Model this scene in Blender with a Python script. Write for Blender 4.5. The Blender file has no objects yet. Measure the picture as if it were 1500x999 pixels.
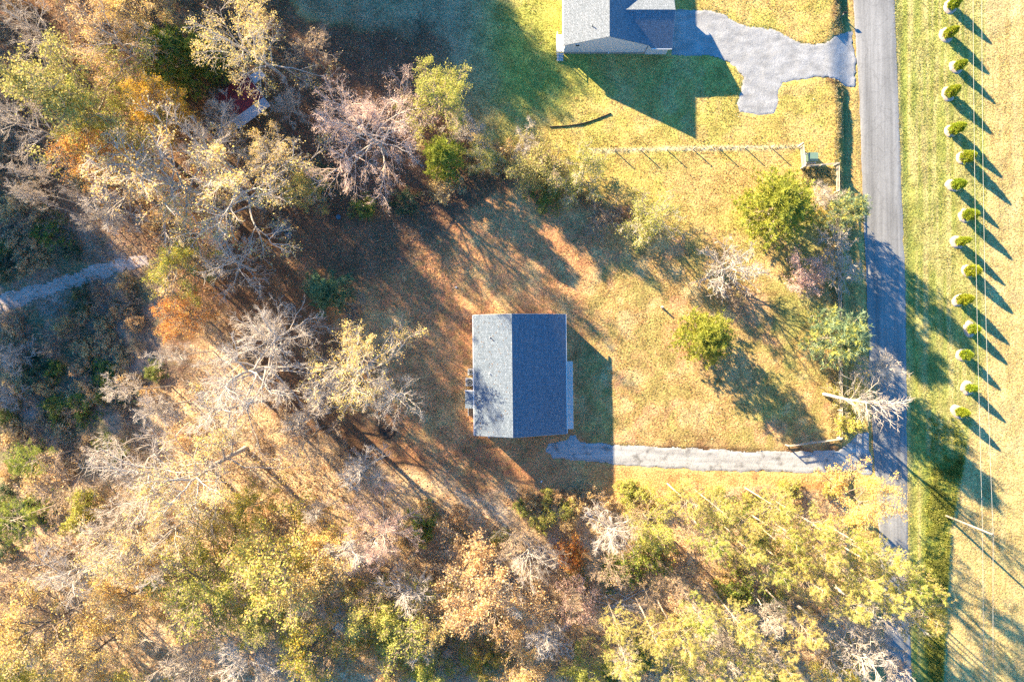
import bpy, math, random
import numpy as np
from mathutils import Vector, Matrix

# ------------------------------------------------------------------ camera, sky, sun, exposure
SC = bpy.context.scene
COL = SC.collection
S = 0.09            # metres per photograph pixel on the ground
CH = 90.0           # height of the drone
cam_d = bpy.data.cameras.new('camera'); cam = bpy.data.objects.new('camera', cam_d); COL.objects.link(cam)
cam.location = (0, 0, CH); cam.rotation_euler = (0, 0, 0)
cam_d.sensor_width = 36; cam_d.lens = 24.0; cam_d.clip_end = 3000; cam_d.clip_start = 0.5
SC.camera = cam

EL = math.radians(18.0)
SHX, SHY = math.cos(math.radians(-42.5)), math.sin(math.radians(-42.5))   # where the shadows fall
world = bpy.data.worlds.new('World'); SC.world = world; world.use_nodes = True
wn = world.node_tree.nodes; wl = world.node_tree.links
bg = wn['Background']; sky = wn.new('ShaderNodeTexSky'); sky.sky_type = 'NISHITA'; sky.sun_disc = False
sky.sun_elevation = EL; sky.sun_rotation = math.atan2(-SHX, -SHY); sky.altitude = 250
sky.air_density = 1.0; sky.dust_density = 0.1; sky.ozone_density = 4.0
hsv = wn.new('ShaderNodeHueSaturation'); hsv.inputs['Saturation'].default_value = 1.24
wl.new(sky.outputs[0], hsv.inputs['Color']); wl.new(hsv.outputs[0], bg.inputs[0]); bg.inputs[1].default_value = 0.082
sun_d = bpy.data.lights.new('sun', 'SUN'); sun = bpy.data.objects.new('sun', sun_d); COL.objects.link(sun)
sun_d.energy = 5.0; sun_d.angle = math.radians(0.55); sun_d.color = (1.0, 0.79, 0.51)
ldir = Vector((SHX * math.cos(EL), SHY * math.cos(EL), -math.sin(EL)))
sun.rotation_euler = ldir.to_track_quat('-Z', 'Y').to_euler()
vs = SC.view_settings; vs.view_transform = 'Standard'; vs.look = 'None'; vs.gamma = 1.0; vs.exposure = 2.25
vs.use_curve_mapping = False
SC.render.engine = 'CYCLES'
SC.cycles.use_denoising = False; SC.render.filter_size = 1.1; SC.cycles.sample_clamp_indirect = 4.0
SC.cycles.max_bounces = 6; SC.cycles.diffuse_bounces = 3; SC.cycles.transmission_bounces = 3; SC.cycles.transparent_max_bounces = 4

RNG = np.random.default_rng(11)
R = random.Random(5)

# ------------------------------------------------------------------ helpers
def P(px, py, z=0.0):
    """photo pixel at a known height above the ground datum -> world x, y"""
    f = S * (CH - z) / CH
    return ((px - 750.0) * f, (499.5 - py) * f)

def W2P(x, y, z=0.0):
    f = S * (CH - z) / CH
    return x / f + 750.0, 499.5 - y / f

def np_mesh(name, verts, faces_list, mats, mat_idx=None, cols=None, smooth=False):
    """verts (n,3); faces_list: list of (m,k) index arrays"""
    me = bpy.data.meshes.new(name)
    verts = np.asarray(verts, dtype=np.float32)
    fl = [np.asarray(f, dtype=np.int32) for f in faces_list if len(f)]
    nl = sum(f.size for f in fl); nf = sum(len(f) for f in fl)
    me.vertices.add(len(verts)); me.vertices.foreach_set('co', verts.ravel())
    me.loops.add(nl); me.loops.foreach_set('vertex_index', np.concatenate([f.ravel() for f in fl]))
    tot = np.concatenate([np.full(len(f), f.shape[1], dtype=np.int32) for f in fl])
    st = np.concatenate([[0], np.cumsum(tot)[:-1]]).astype(np.int32)
    me.polygons.add(nf); me.polygons.foreach_set('loop_start', st); me.polygons.foreach_set('loop_total', tot)
    if mat_idx is not None: me.polygons.foreach_set('material_index', np.asarray(mat_idx, dtype=np.int32))
    if smooth: me.polygons.foreach_set('use_smooth', np.ones(nf, dtype=bool))
    me.update(calc_edges=True)
    if cols is not None:
        a = me.attributes.new('Col', 'FLOAT_COLOR', 'POINT')
        c = np.ones((len(verts), 4), dtype=np.float32); c[:, :3] = cols
        a.data.foreach_set('color', c.ravel())
    for m in mats: me.materials.append(m)
    return me

def link(name, data, parent=None, loc=None, rotz=None, label=None, cat=None, group=None, kind=None):
    o = bpy.data.objects.new(name, data); COL.objects.link(o)
    if parent is not None: o.parent = parent
    if loc is not None: o.location = loc
    if rotz is not None: o.rotation_euler = (0, 0, rotz)
    if label: o['label'] = label
    if cat: o['category'] = cat
    if group: o['group'] = group
    if kind: o['kind'] = kind
    return o

class MB:
    """collects simple solids into one mesh"""
    def __init__(s): s.v = []; s.f = []
    def add(s, vs_, fs):
        b = len(s.v); s.v += [tuple(v) for v in vs_]; s.f += [tuple(i + b for i in f) for f in fs]; return s
    def box(s, x0, x1, y0, y1, z0, z1):
        return s.add([(x0,y0,z0),(x1,y0,z0),(x1,y1,z0),(x0,y1,z0),(x0,y0,z1),(x1,y0,z1),(x1,y1,z1),(x0,y1,z1)],
                     [(0,3,2,1),(4,5,6,7),(0,1,5,4),(1,2,6,5),(2,3,7,6),(3,0,4,7)])
    def slab(s, a, b, c, d, t):
        """quad a,b,c,d (counter-clockwise seen from outside) thickened inwards by t along its normal"""
        a, b, c, d = map(Vector, (a, b, c, d)); n = (b - a).cross(d - a).normalized() * t
        return s.add([a, b, c, d, a - n, b - n, c - n, d - n], [(0,1,2,3),(7,6,5,4),(0,4,5,1),(1,5,6,2),(2,6,7,3),(3,7,4,0)])
    def prism(s, poly, y0, y1):
        """poly in xz, extruded along y"""
        n = len(poly); vv = [(x, y0, z) for x, z in poly] + [(x, y1, z) for x, z in poly]
        fs = [tuple(range(n)), tuple(range(2*n-1, n-1, -1))] + [(i, i+n, (i+1) % n + n, (i+1) % n) for i in range(n)]
        return s.add(vv, fs)
    def prismx(s, poly, x0, x1):
        n = len(poly); vv = [(x0, y, z) for y, z in poly] + [(x1, y, z) for y, z in poly]
        fs = [tuple(range(n-1, -1, -1)), tuple(range(n, 2*n))] + [((i+1) % n, (i+1) % n + n, i+n, i) for i in range(n)]
        return s.add(vv, fs)
    def tube(s, pts, radii, k=8, caps=True):
        pts = [Vector(p) for p in pts]; b = len(s.v)
        if not hasattr(radii, '__len__'): radii = [radii] * len(pts)
        for i, p in enumerate(pts):
            t = (pts[min(i+1, len(pts)-1)] - pts[max(i-1, 0)]).normalized()
            u = t.orthogonal().normalized() if abs(t.z) > 0.9 else t.cross(Vector((0,0,1))).normalized()
            w = t.cross(u)
            for j in range(k):
                a = 2 * math.pi * j / k; q = p + (u * math.cos(a) + w * math.sin(a)) * radii[i]; s.v.append(tuple(q))
        for i in range(len(pts) - 1):
            for j in range(k):
                a0 = b + i*k + j; a1 = b + i*k + (j+1) % k; s.f.append((a0, a1, a1 + k, a0 + k))
        if caps:
            s.f.append(tuple(b + j for j in range(k-1, -1, -1))); s.f.append(tuple(b + (len(pts)-1)*k + j for j in range(k)))
        return s
    def mesh(s, name, mat, smooth=False, bevel=0):
        me = bpy.data.meshes.new(name); me.from_pydata(s.v, [], s.f); me.materials.append(mat)
        import bmesh
        bm = bmesh.new(); bm.from_mesh(me)
        if bevel: bmesh.ops.bevel(bm, geom=list(bm.edges), offset=bevel, segments=1, affect='EDGES', clamp_overlap=True)
        bmesh.ops.recalc_face_normals(bm, faces=bm.faces); bm.to_mesh(me); bm.free()
        if smooth:
            for p in me.polygons: p.use_smooth = True
        return me
    def build(s, name, mat, parent=None, smooth=False, bevel=0, **k): return link(name, s.mesh(name, mat, smooth, bevel), parent, **k)

# value noise on arrays
_ng = np.random.default_rng(3).random((8, 256, 256)).astype(np.float32)
def vnoise(x, y, scale, layer=0):
    g = _ng[layer % 8]; fx = np.asarray(x) / scale + 1000.37; fy = np.asarray(y) / scale + 1000.91
    ix = np.floor(fx).astype(int); iy = np.floor(fy).astype(int); u = fx - ix; v = fy - iy
    u = u*u*(3-2*u); v = v*v*(3-2*v); ix %= 256; iy %= 256; jx = (ix+1) % 256; jy = (iy+1) % 256
    return (g[ix,iy]*(1-u)+g[jx,iy]*u)*(1-v) + (g[ix,jy]*(1-u)+g[jx,jy]*u)*v
def fbm(x, y, scale, layer=0, oc=4):
    t = 0; a = 1; n = 0
    for i in range(oc):
        t = t + a * vnoise(x, y, scale / 2**i, layer + i); n += a; a *= 0.55
    return t / n
def poly_sd(px, py, poly):
    """signed distance in pixels, positive inside"""
    px = np.asarray(px, dtype=float); py = np.asarray(py, dtype=float)
    ins = np.zeros(px.shape, bool); d = np.full(px.shape, 1e9); n = len(poly)
    for i in range(n):
        x0, y0 = poly[i]; x1, y1 = poly[(i+1) % n]
        dx, dy = x1-x0, y1-y0; t = np.clip(((px-x0)*dx+(py-y0)*dy)/(dx*dx+dy*dy+1e-9), 0, 1)
        d = np.minimum(d, np.hypot(px-x0-t*dx, py-y0-t*dy))
        c = ((y0 > py) != (y1 > py)); ins ^= c & (px < (x1-x0)*(py-y0)/((y1-y0) if y1 != y0 else 1e-9)+x0)
    return np.where(ins, d, -d)
def sm(a, b, x): t = np.clip((x-a)/(b-a), 0, 1); return t*t*(3-2*t)

# ------------------------------------------------------------------ materials
def newmat(name, rough=0.9, spec=0.2):
    m = bpy.data.materials.new(name); m.use_nodes = True; nt = m.node_tree; b = nt.nodes['Principled BSDF']
    b.inputs['Roughness'].default_value = rough; b.inputs['Specular IOR Level'].default_value = spec
    return m, nt, b
def noisy(name, c1, c2, scale=2.0, rough=0.9, bump=0.0, bscale=None, spec=0.2, detail=4):
    m, nt, b = newmat(name, rough, spec); N = nt.nodes; L = nt.links
    tc = N.new('ShaderNodeTexCoord'); nz = N.new('ShaderNodeTexNoise'); nz.inputs['Scale'].default_value = scale; nz.inputs['Detail'].default_value = detail
    mx = N.new('ShaderNodeMix'); mx.data_type = 'RGBA'; mx.inputs[6].default_value = (*c1, 1); mx.inputs[7].default_value = (*c2, 1)
    cr = N.new('ShaderNodeMapRange'); cr.inputs[1].default_value = 0.3; cr.inputs[2].default_value = 0.7
    L.new(tc.outputs['Object'], nz.inputs['Vector']); L.new(nz.outputs[0], cr.inputs[0]); L.new(cr.outputs[0], mx.inputs[0]); L.new(mx.outputs[2], b.inputs['Base Color'])
    if bump:
        n2 = N.new('ShaderNodeTexNoise'); n2.inputs['Scale'].default_value = bscale or scale * 4; n2.inputs['Detail'].default_value = 3
        bp = N.new('ShaderNodeBump'); bp.inputs['Strength'].default_value = 1.0; bp.inputs['Distance'].default_value = bump
        L.new(tc.outputs['Object'], n2.inputs['Vector']); L.new(n2.outputs[0], bp.inputs['Height']); L.new(bp.outputs[0], b.inputs['Normal'])
    return m

def ground_material():
    m, nt, b = newmat('ground_cover', 0.95, 0.1); N = nt.nodes; L = nt.links
    at = N.new('ShaderNodeAttribute'); at.attribute_name = 'Col'
    tc = N.new('ShaderNodeTexCoord')
    def nz(scale, det, vec=None):
        n = N.new('ShaderNodeTexNoise'); n.inputs['Scale'].default_value = scale; n.inputs['Detail'].default_value = det
        L.new(vec or tc.outputs['Object'], n.inputs['Vector']); return n.outputs[0]
    def rng(src, a, b_, c, d):
        r = N.new('ShaderNodeMapRange'); r.inputs[1].default_value = a; r.inputs[2].default_value = b_; r.inputs[3].default_value = c; r.inputs[4].default_value = d
        L.new(src, r.inputs[0]); return r.outputs[0]
    def mul(x, y):
        k = N.new('ShaderNodeMath'); k.operation = 'MULTIPLY'; L.new(x, k.inputs[0]); L.new(y, k.inputs[1]); return k.outputs[0]
    f = mul(rng(nz(0.45, 6), .3, .7, .76, 1.2), rng(nz(7, 4), .3, .7, .7, 1.28))
    vo = N.new('ShaderNodeTexVoronoi'); vo.inputs['Scale'].default_value = 9.0; L.new(tc.outputs['Object'], vo.inputs['Vector'])
    sp = N.new('ShaderNodeSeparateColor'); L.new(vo.outputs['Color'], sp.inputs[0])
    f = mul(f, rng(sp.outputs[0], 0, 1, .6, 1.38))
    hs = N.new('ShaderNodeHueSaturation'); L.new(at.outputs['Color'], hs.inputs['Color']); L.new(f, hs.inputs['Value'])
    L.new(rng(nz(1.7, 3), .3, .7, .485, .513), hs.inputs['Hue'])
    L.new(hs.outputs[0], b.inputs['Base Color'])
    bp = N.new('ShaderNodeBump'); bp.inputs['Distance'].default_value = 0.09; bp.inputs['Strength'].default_value = 0.9
    ad = N.new('ShaderNodeMath'); ad.operation = 'ADD'; L.new(nz(4.0, 6), ad.inputs[0])
    L.new(rng(nz(9, 3), 0, 1, 0, .35), ad.inputs[1]); L.new(ad.outputs[0], bp.inputs['Height']); L.new(bp.outputs[0], b.inputs['Normal'])
    return m
M_GROUND = ground_material()

def leaf_material(name, trans=0.35, val=1.0, hue_var=0.03):
    m, nt, b = newmat(name, 0.7, 0.25); N = nt.nodes; L = nt.links
    at = N.new('ShaderNodeAttribute'); at.attribute_name = 'Col'; oi = N.new('ShaderNodeObjectInfo')
    hs = N.new('ShaderNodeHueSaturation'); L.new(at.outputs['Color'], hs.inputs['Color'])
    r = N.new('ShaderNodeMapRange'); r.inputs[3].default_value = .5-hue_var; r.inputs[4].default_value = .5+hue_var; L.new(oi.outputs['Random'], r.inputs[0]); L.new(r.outputs[0], hs.inputs['Hue'])
    hs.inputs['Value'].default_value = val
    L.new(hs.outputs[0], b.inputs['Base Color'])
    tr = N.new('ShaderNodeBsdfTranslucent'); L.new(hs.outputs[0], tr.inputs['Color'])
    mx = N.new('ShaderNodeMixShader'); mx.inputs[0].default_value = trans
    L.new(b.outputs[0], mx.inputs[1]); L.new(tr.outputs[0], mx.inputs[2]); L.new(mx.outputs[0], N['Material Output'].inputs['Surface'])
    return m
M_LEAF = leaf_material('leaves', 0.35, 1.25, 0.012)
M_NEEDLE = leaf_material('needles', 0.3, 1.45, 0.012)
M_GRASS = leaf_material('grass_blades', 0.3, 1.0, 0.0)
M_BARK = noisy('bark', (.30,.255,.21), (.16,.13,.105), 3.0, 0.9, 0.02, 14)
M_BARKPALE = noisy('pale_bark', (.58,.53,.47), (.38,.335,.285), 2.5, 0.9, 0.01, 12)
M_TWIG = noisy('twigs', (.62,.55,.47), (.46,.39,.32), 1.3, 0.9)
M_TWIGPINK = noisy('rosy_twigs', (.70,.545,.45), (.58,.43,.34), 1.0, 0.9)
M_TWIGBROWN = noisy('brown_twigs', (.46,.36,.27), (.32,.24,.175), 1.3, 0.9)
M_SNAG = noisy('bleached_wood', (.60,.54,.46), (.44,.38,.32), 2.0, 0.85, 0.01, 10)
M_PINEBARK = noisy('pine_bark', (.56,.47,.38), (.38,.30,.23), 3.0, 0.9, 0.02, 14)

def shingle_material(name, c1, c2):
    m, nt, b = newmat(name, 0.85, 0.25); N = nt.nodes; L = nt.links
    tc = N.new('ShaderNodeTexCoord'); mp = N.new('ShaderNodeMapping'); mp.inputs['Rotation'].default_value = (0, 0, math.pi/2)
    L.new(tc.outputs['Object'], mp.inputs[0])
    br = N.new('ShaderNodeTexBrick'); br.inputs['Scale'].default_value = 1.0; br.offset = 0.37
    br.inputs['Brick Width'].default_value = 0.45; br.inputs['Row Height'].default_value = 0.155; br.inputs['Mortar Size'].default_value = 0.012
    br.inputs['Color1'].default_value = (*c1, 1); br.inputs['Color2'].default_value = (*c2, 1); br.inputs['Mortar'].default_value = (c2[0]*.55, c2[1]*.55, c2[2]*.55, 1); br.inputs['Bias'].default_value = 0
    L.new(mp.outputs[0], br.inputs['Vector'])
    nz = N.new('ShaderNodeTexNoise'); nz.inputs['Scale'].default_value = 9; nz.inputs['Detail'].default_value = 5; L.new(tc.outputs['Object'], nz.inputs['Vector'])
    rg = N.new('ShaderNodeMapRange'); rg.inputs[1].default_value = .3; rg.inputs[2].default_value = .7; rg.inputs[3].default_value = .5; rg.inputs[4].default_value = 1.5; L.new(nz.outputs[0], rg.inputs[0])
    hs = N.new('ShaderNodeHueSaturation'); L.new(br.outputs['Color'], hs.inputs['Color']); L.new(rg.outputs[0], hs.inputs['Value'])
    L.new(hs.outputs[0], b.inputs['Base Color'])
    bp = N.new('ShaderNodeBump'); bp.inputs['Distance'].default_value = 0.012; L.new(br.outputs['Fac'], bp.inputs['Height']); bp.invert = True; L.new(bp.outputs[0], b.inputs['Normal'])
    return m
M_SHINGLE = shingle_material('blue_grey_shingles', (.20,.245,.30), (.14,.185,.24))
M_SHINGLE2 = shingle_material('grey_shingles', (.23,.265,.31), (.175,.21,.25))

def siding_material(name, c, pitch=0.12):
    m, nt, b = newmat(name, 0.6, 0.3); N = nt.nodes; L = nt.links
    tc = N.new('ShaderNodeTexCoord'); sx = N.new('ShaderNodeSeparateXYZ'); L.new(tc.outputs['Object'], sx.inputs[0])
    mo = N.new('ShaderNodeMath'); mo.operation = 'FRACT'; dv = N.new('ShaderNodeMath'); dv.operation = 'DIVIDE'; dv.inputs[1].default_value = pitch
    L.new(sx.outputs[2], dv.inputs[0]); L.new(dv.outputs[0], mo.inputs[0])
    bp = N.new('ShaderNodeBump'); bp.inputs['Distance'].default_value = 0.012; L.new(mo.outputs[0], bp.inputs['Height']); bp.invert = True; L.new(bp.outputs[0], b.inputs['Normal'])
    b.inputs['Base Color'].default_value = (*c, 1); return m
M_SIDING = siding_material('pale_siding', (.62,.62,.63))
M_WHITE = noisy('white_trim', (.80,.80,.78), (.72,.72,.70), 1.5, 0.5, spec=0.4)
M_CONC = noisy('concrete', (.62,.61,.58), (.50,.49,.46), 1.6, 0.85, 0.004, 20)
M_BLOCK = noisy('foundation_block', (.38,.37,.35), (.30,.29,.27), 3, 0.9, 0.006, 12)
M_GLASS, _nt, _b = newmat('dark_glass', 0.08, 0.6); _b.inputs['Base Color'].default_value = (.02,.025,.03,1)
M_METALW = noisy('pale_metal', (.66,.67,.68), (.52,.53,.54), 2, 0.4, spec=0.5)
M_DARK = noisy('dark_plastic', (.035,.035,.037), (.02,.02,.022), 4, 0.5)
M_DECK = noisy('deck_wood', (.42,.30,.20), (.30,.21,.14), 4, 0.85, 0.004, 18)
M_FENCE = noisy('weathered_rail', (.56,.51,.44), (.40,.36,.30), 4, 0.85, 0.004, 20)
M_POLE = noisy('pole_wood', (.44,.37,.30), (.32,.265,.21), 3, 0.85, 0.006, 12)
M_GREENBOX = noisy('sage_enamel', (.17,.27,.21), (.14,.23,.18), 3, 0.5, spec=0.4)
M_RED = noisy('red_roof_metal', (.24,.03,.035), (.15,.022,.026), 1.2, 0.55, 0.0, spec=0.4)
M_CABLE = noisy('bare_cable', (.62,.60,.55), (.52,.50,.46), 2, 0.5, spec=0.5)
M_GALV = noisy('galvanised', (.50,.53,.56), (.36,.38,.41), 2, 0.45, spec=0.5)
M_ROCK = noisy('grey_rock', (.33,.32,.30), (.17,.165,.16), 2.5, 0.9, 0.04, 6)
M_WIRE = noisy('fence_wire', (.42,.41,.40), (.34,.33,.32), 2, 0.6)
M_TARP = noisy('blue_lid', (.06,.16,.24), (.04,.11,.17), 5, 0.5)
M_MULCH = noisy('pale_mulch', (.66,.55,.47), (.48,.37,.31), 9, 0.95, 0.05, 22)

def gravel_material(name, c1, c2, dark, along=(.12, 1.5, 1)):
    m, nt, b = newmat(name, 0.9, 0.2); N = nt.nodes; L = nt.links
    tc = N.new('ShaderNodeTexCoord')
    vo = N.new('ShaderNodeTexVoronoi'); vo.inputs['Scale'].default_value = 16; L.new(tc.outputs['Object'], vo.inputs['Vector'])
    sp = N.new('ShaderNodeSeparateColor'); L.new(vo.outputs['Color'], sp.inputs[0])
    mx = N.new('ShaderNodeMix'); mx.data_type = 'RGBA'; mx.inputs[6].default_value = (*c1, 1); mx.inputs[7].default_value = (*c2, 1); L.new(sp.outputs[0], mx.inputs[0])
    nz = N.new('ShaderNodeTexNoise'); nz.inputs['Scale'].default_value = .75; nz.inputs['Detail'].default_value = 6; nz.inputs['Roughness'].default_value = .65; L.new(tc.outputs['Object'], nz.inputs['Vector'])
    rg = N.new('ShaderNodeMapRange'); rg.inputs[1].default_value = .52; rg.inputs[2].default_value = .66; L.new(nz.outputs[0], rg.inputs[0])
    m2 = N.new('ShaderNodeMix'); m2.data_type = 'RGBA'; m2.inputs[7].default_value = (*dark, 1); L.new(rg.outputs[0], m2.inputs[0]); L.new(mx.outputs[2], m2.inputs[6])
    # tyre-worn streaks running along the drive
    mp = N.new('ShaderNodeMapping'); mp.inputs['Scale'].default_value = along; L.new(tc.outputs['Object'], mp.inputs[0])
    ns = N.new('ShaderNodeTexNoise'); ns.inputs['Scale'].default_value = 1.0; ns.inputs['Detail'].default_value = 5; L.new(mp.outputs[0], ns.inputs['Vector'])
    rs = N.new('ShaderNodeMapRange'); rs.inputs[1].default_value = .35; rs.inputs[2].default_value = .65; rs.inputs[3].default_value = .78; rs.inputs[4].default_value = 1.14; L.new(ns.outputs[0], rs.inputs[0])
    hs = N.new('ShaderNodeHueSaturation'); L.new(m2.outputs[2], hs.inputs['Color']); L.new(rs.outputs[0], hs.inputs['Value'])
    L.new(hs.outputs[0], b.inputs['Base Color'])
    bp = N.new('ShaderNodeBump'); bp.inputs['Distance'].default_value = .018; L.new(vo.outputs['Distance'], bp.inputs['Height'])
    n3 = N.new('ShaderNodeTexNoise'); n3.inputs['Scale'].default_value = 1.6; n3.inputs['Detail'].default_value = 4; L.new(tc.outputs['Object'], n3.inputs['Vector'])
    b2 = N.new('ShaderNodeBump'); b2.inputs['Distance'].default_value = .02; L.new(n3.outputs[0], b2.inputs['Height']); L.new(bp.outputs[0], b2.inputs['Normal']); L.new(b2.outputs[0], b.inputs['Normal'])
    return m
M_GRAVEL_A = gravel_material('blue_grey_gravel', (.46,.475,.48), (.24,.255,.265), (.33,.34,.345), (.5, .9, 1))
M_GRAVEL_B = gravel_material('pale_gravel', (.50,.51,.51), (.34,.355,.36), (.21,.215,.215))

def road_material():
    m, nt, b = newmat('chipseal_road', 0.85, 0.3); N = nt.nodes; L = nt.links
    tc = N.new('ShaderNodeTexCoord'); at = N.new('ShaderNodeAttribute'); at.attribute_name = 'Col'
    mp = N.new('ShaderNodeMapping'); mp.inputs['Scale'].default_value = (1.6, .05, 1); L.new(tc.outputs['Object'], mp.inputs[0])
    nz = N.new('ShaderNodeTexNoise'); nz.inputs['Scale'].default_value = 2.2; nz.inputs['Detail'].default_value = 5; L.new(mp.outputs[0], nz.inputs['Vector'])
    n2 = N.new('ShaderNodeTexNoise'); n2.inputs['Scale'].default_value = 7; n2.inputs['Detail'].default_value = 5; L.new(tc.outputs['Object'], n2.inputs['Vector'])
    def rg(src, c, d):
        r = N.new('ShaderNodeMapRange'); r.inputs[1].default_value = .3; r.inputs[2].default_value = .7; r.inputs[3].default_value = c; r.inputs[4].default_value = d; L.new(src, r.inputs[0]); return r.outputs[0]
    k = N.new('ShaderNodeMath'); k.operation = 'MULTIPLY'; L.new(rg(nz.outputs[0], .82, 1.15), k.inputs[0]); L.new(rg(n2.outputs[0], .85, 1.15), k.inputs[1])
    hs = N.new('ShaderNodeHueSaturation'); L.new(at.outputs['Color'], hs.inputs['Color']); L.new(k.outputs[0], hs.inputs['Value']); L.new(hs.outputs[0], b.inputs['Base Color'])
    vc = N.new('ShaderNodeTexVoronoi'); vc.feature = 'DISTANCE_TO_EDGE'; vc.inputs['Scale'].default_value = .42
    nw = N.new('ShaderNodeTexNoise'); nw.inputs['Scale'].default_value = 1.3; nw.inputs['Detail'].default_value = 4; L.new(tc.outputs['Object'], nw.inputs['Vector'])
    va = N.new('ShaderNodeMixRGB'); va.blend_type = 'ADD'; va.inputs[0].default_value = .9; L.new(tc.outputs['Object'], va.inputs[1]); L.new(nw.outputs[1], va.inputs[2]); L.new(va.outputs[0], vc.inputs['Vector'])
    cr = N.new('ShaderNodeMapRange'); cr.inputs[1].default_value = .008; cr.inputs[2].default_value = .03; cr.inputs[3].default_value = .86; cr.inputs[4].default_value = 1.0; L.new(vc.outputs['Distance'], cr.inputs[0])
    pn = N.new('ShaderNodeTexNoise'); pn.inputs['Scale'].default_value = .16; pn.inputs['Detail'].default_value = 3; L.new(tc.outputs['Object'], pn.inputs['Vector'])
    pr = N.new('ShaderNodeMapRange'); pr.inputs[1].default_value = .40; pr.inputs[2].default_value = .62; pr.inputs[3].default_value = .88; pr.inputs[4].default_value = 1.08; L.new(pn.outputs[0], pr.inputs[0])
    k2 = N.new('ShaderNodeMath'); k2.operation = 'MULTIPLY'; L.new(cr.outputs[0], k2.inputs[0]); L.new(pr.outputs[0], k2.inputs[1])
    k3 = N.new('ShaderNodeMath'); k3.operation = 'MULTIPLY'; L.new(k.outputs[0], k3.inputs[0]); L.new(k2.outputs[0], k3.inputs[1]); L.new(k3.outputs[0], hs.inputs['Value'])
    bp = N.new('ShaderNodeBump'); bp.inputs['Distance'].default_value = .01; L.new(n2.outputs[0], bp.inputs['Height']); L.new(bp.outputs[0], b.inputs['Normal'])
    return m
M_ROAD = road_material()

# ------------------------------------------------------------------ terrain
ROAD_L = [(-600,1236),(0,1250),(125,1258),(380,1268),(600,1276),(780,1288),(1000,1300),(1600,1330)]
ROAD_R = [(-600,1296),(0,1310),(200,1318),(430,1327),(640,1329),(790,1330),(1000,1336),(1600,1366)]
FIELD_B = [(-600,1444),(0,1447),(330,1450),(500,1452),(600,1436),(700,1413),(780,1397),(999,1386),(1600,1380)]
def edge(tab, py): ys, xs = zip(*tab); return np.interp(py, ys, xs)

DRIVE1 = [(984,16),(1042,16),(1062,22),(1088,38),(1130,42),(1150,50),(1165,60),(1190,66),(1208,64),(1225,52),(1238,46),(1253,42),(1258,84),(1259,126),(1240,123),(1226,114),(1198,114),(1160,119),(1146,122),(1139,132),(1138,154),(1134,166),(1112,168),(1084,164),(1080,152),(1086,134),(1088,116),(1078,98),(1068,93),(1040,82),(984,82)]
DRIVE2 = [(799,660),(804,649),(833,645),(834,637),(842,637),(848,647),(900,652),(1000,656),(1100,661),(1180,662),(1228,659),(1248,650),(1262,636),(1277,634),(1284,700),(1266,694),(1240,690),(1180,692),(1050,690),(950,684),(880,678),(812,672)]
TRACK = [(-160,470),(-60,440),(0,423),(60,408),(120,388),(185,375),(215,374),(215,388),(170,398),(120,412),(60,432),(0,450),(-60,470),(-160,505)]

def height(px, py):
    px = np.asarray(px, float); py = np.asarray(py, float)
    z = np.zeros(np.broadcast(px, py).shape)
    bank_w = 1229 + (edge(ROAD_L, py) - 1262) * 0.35
    soft = sm(20, 45, py) * (1 - sm(120, 150, py)) + sm(618, 640, py) * (1 - sm(692, 715, py))
    width = 13 + 28 * np.clip(soft, 0, 1)
    z = z - 0.85 * sm(0, 1, (px - bank_w + 14 * np.clip(soft, 0, 1)) / width)
    z = z - 0.16 * np.exp(-((px - bank_w - 15) / 5.0) ** 2) * (1 - np.clip(soft, 0, 1))
    rr = edge(ROAD_R, py)
    z = z - 0.10 * np.exp(-((px - rr - 14) / 6.0) ** 2)
    # the wooded draw on the west side
    z = z - 2.4 * sm(0, 150, poly_sd(px, py, [(-900,250),(120,330),(235,400),(230,560),(120,690),(0,800),(-900,1100)]) + 40)
    return z
def hz(px, py): return float(height(np.array([px]), np.array([py]))[0])

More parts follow.
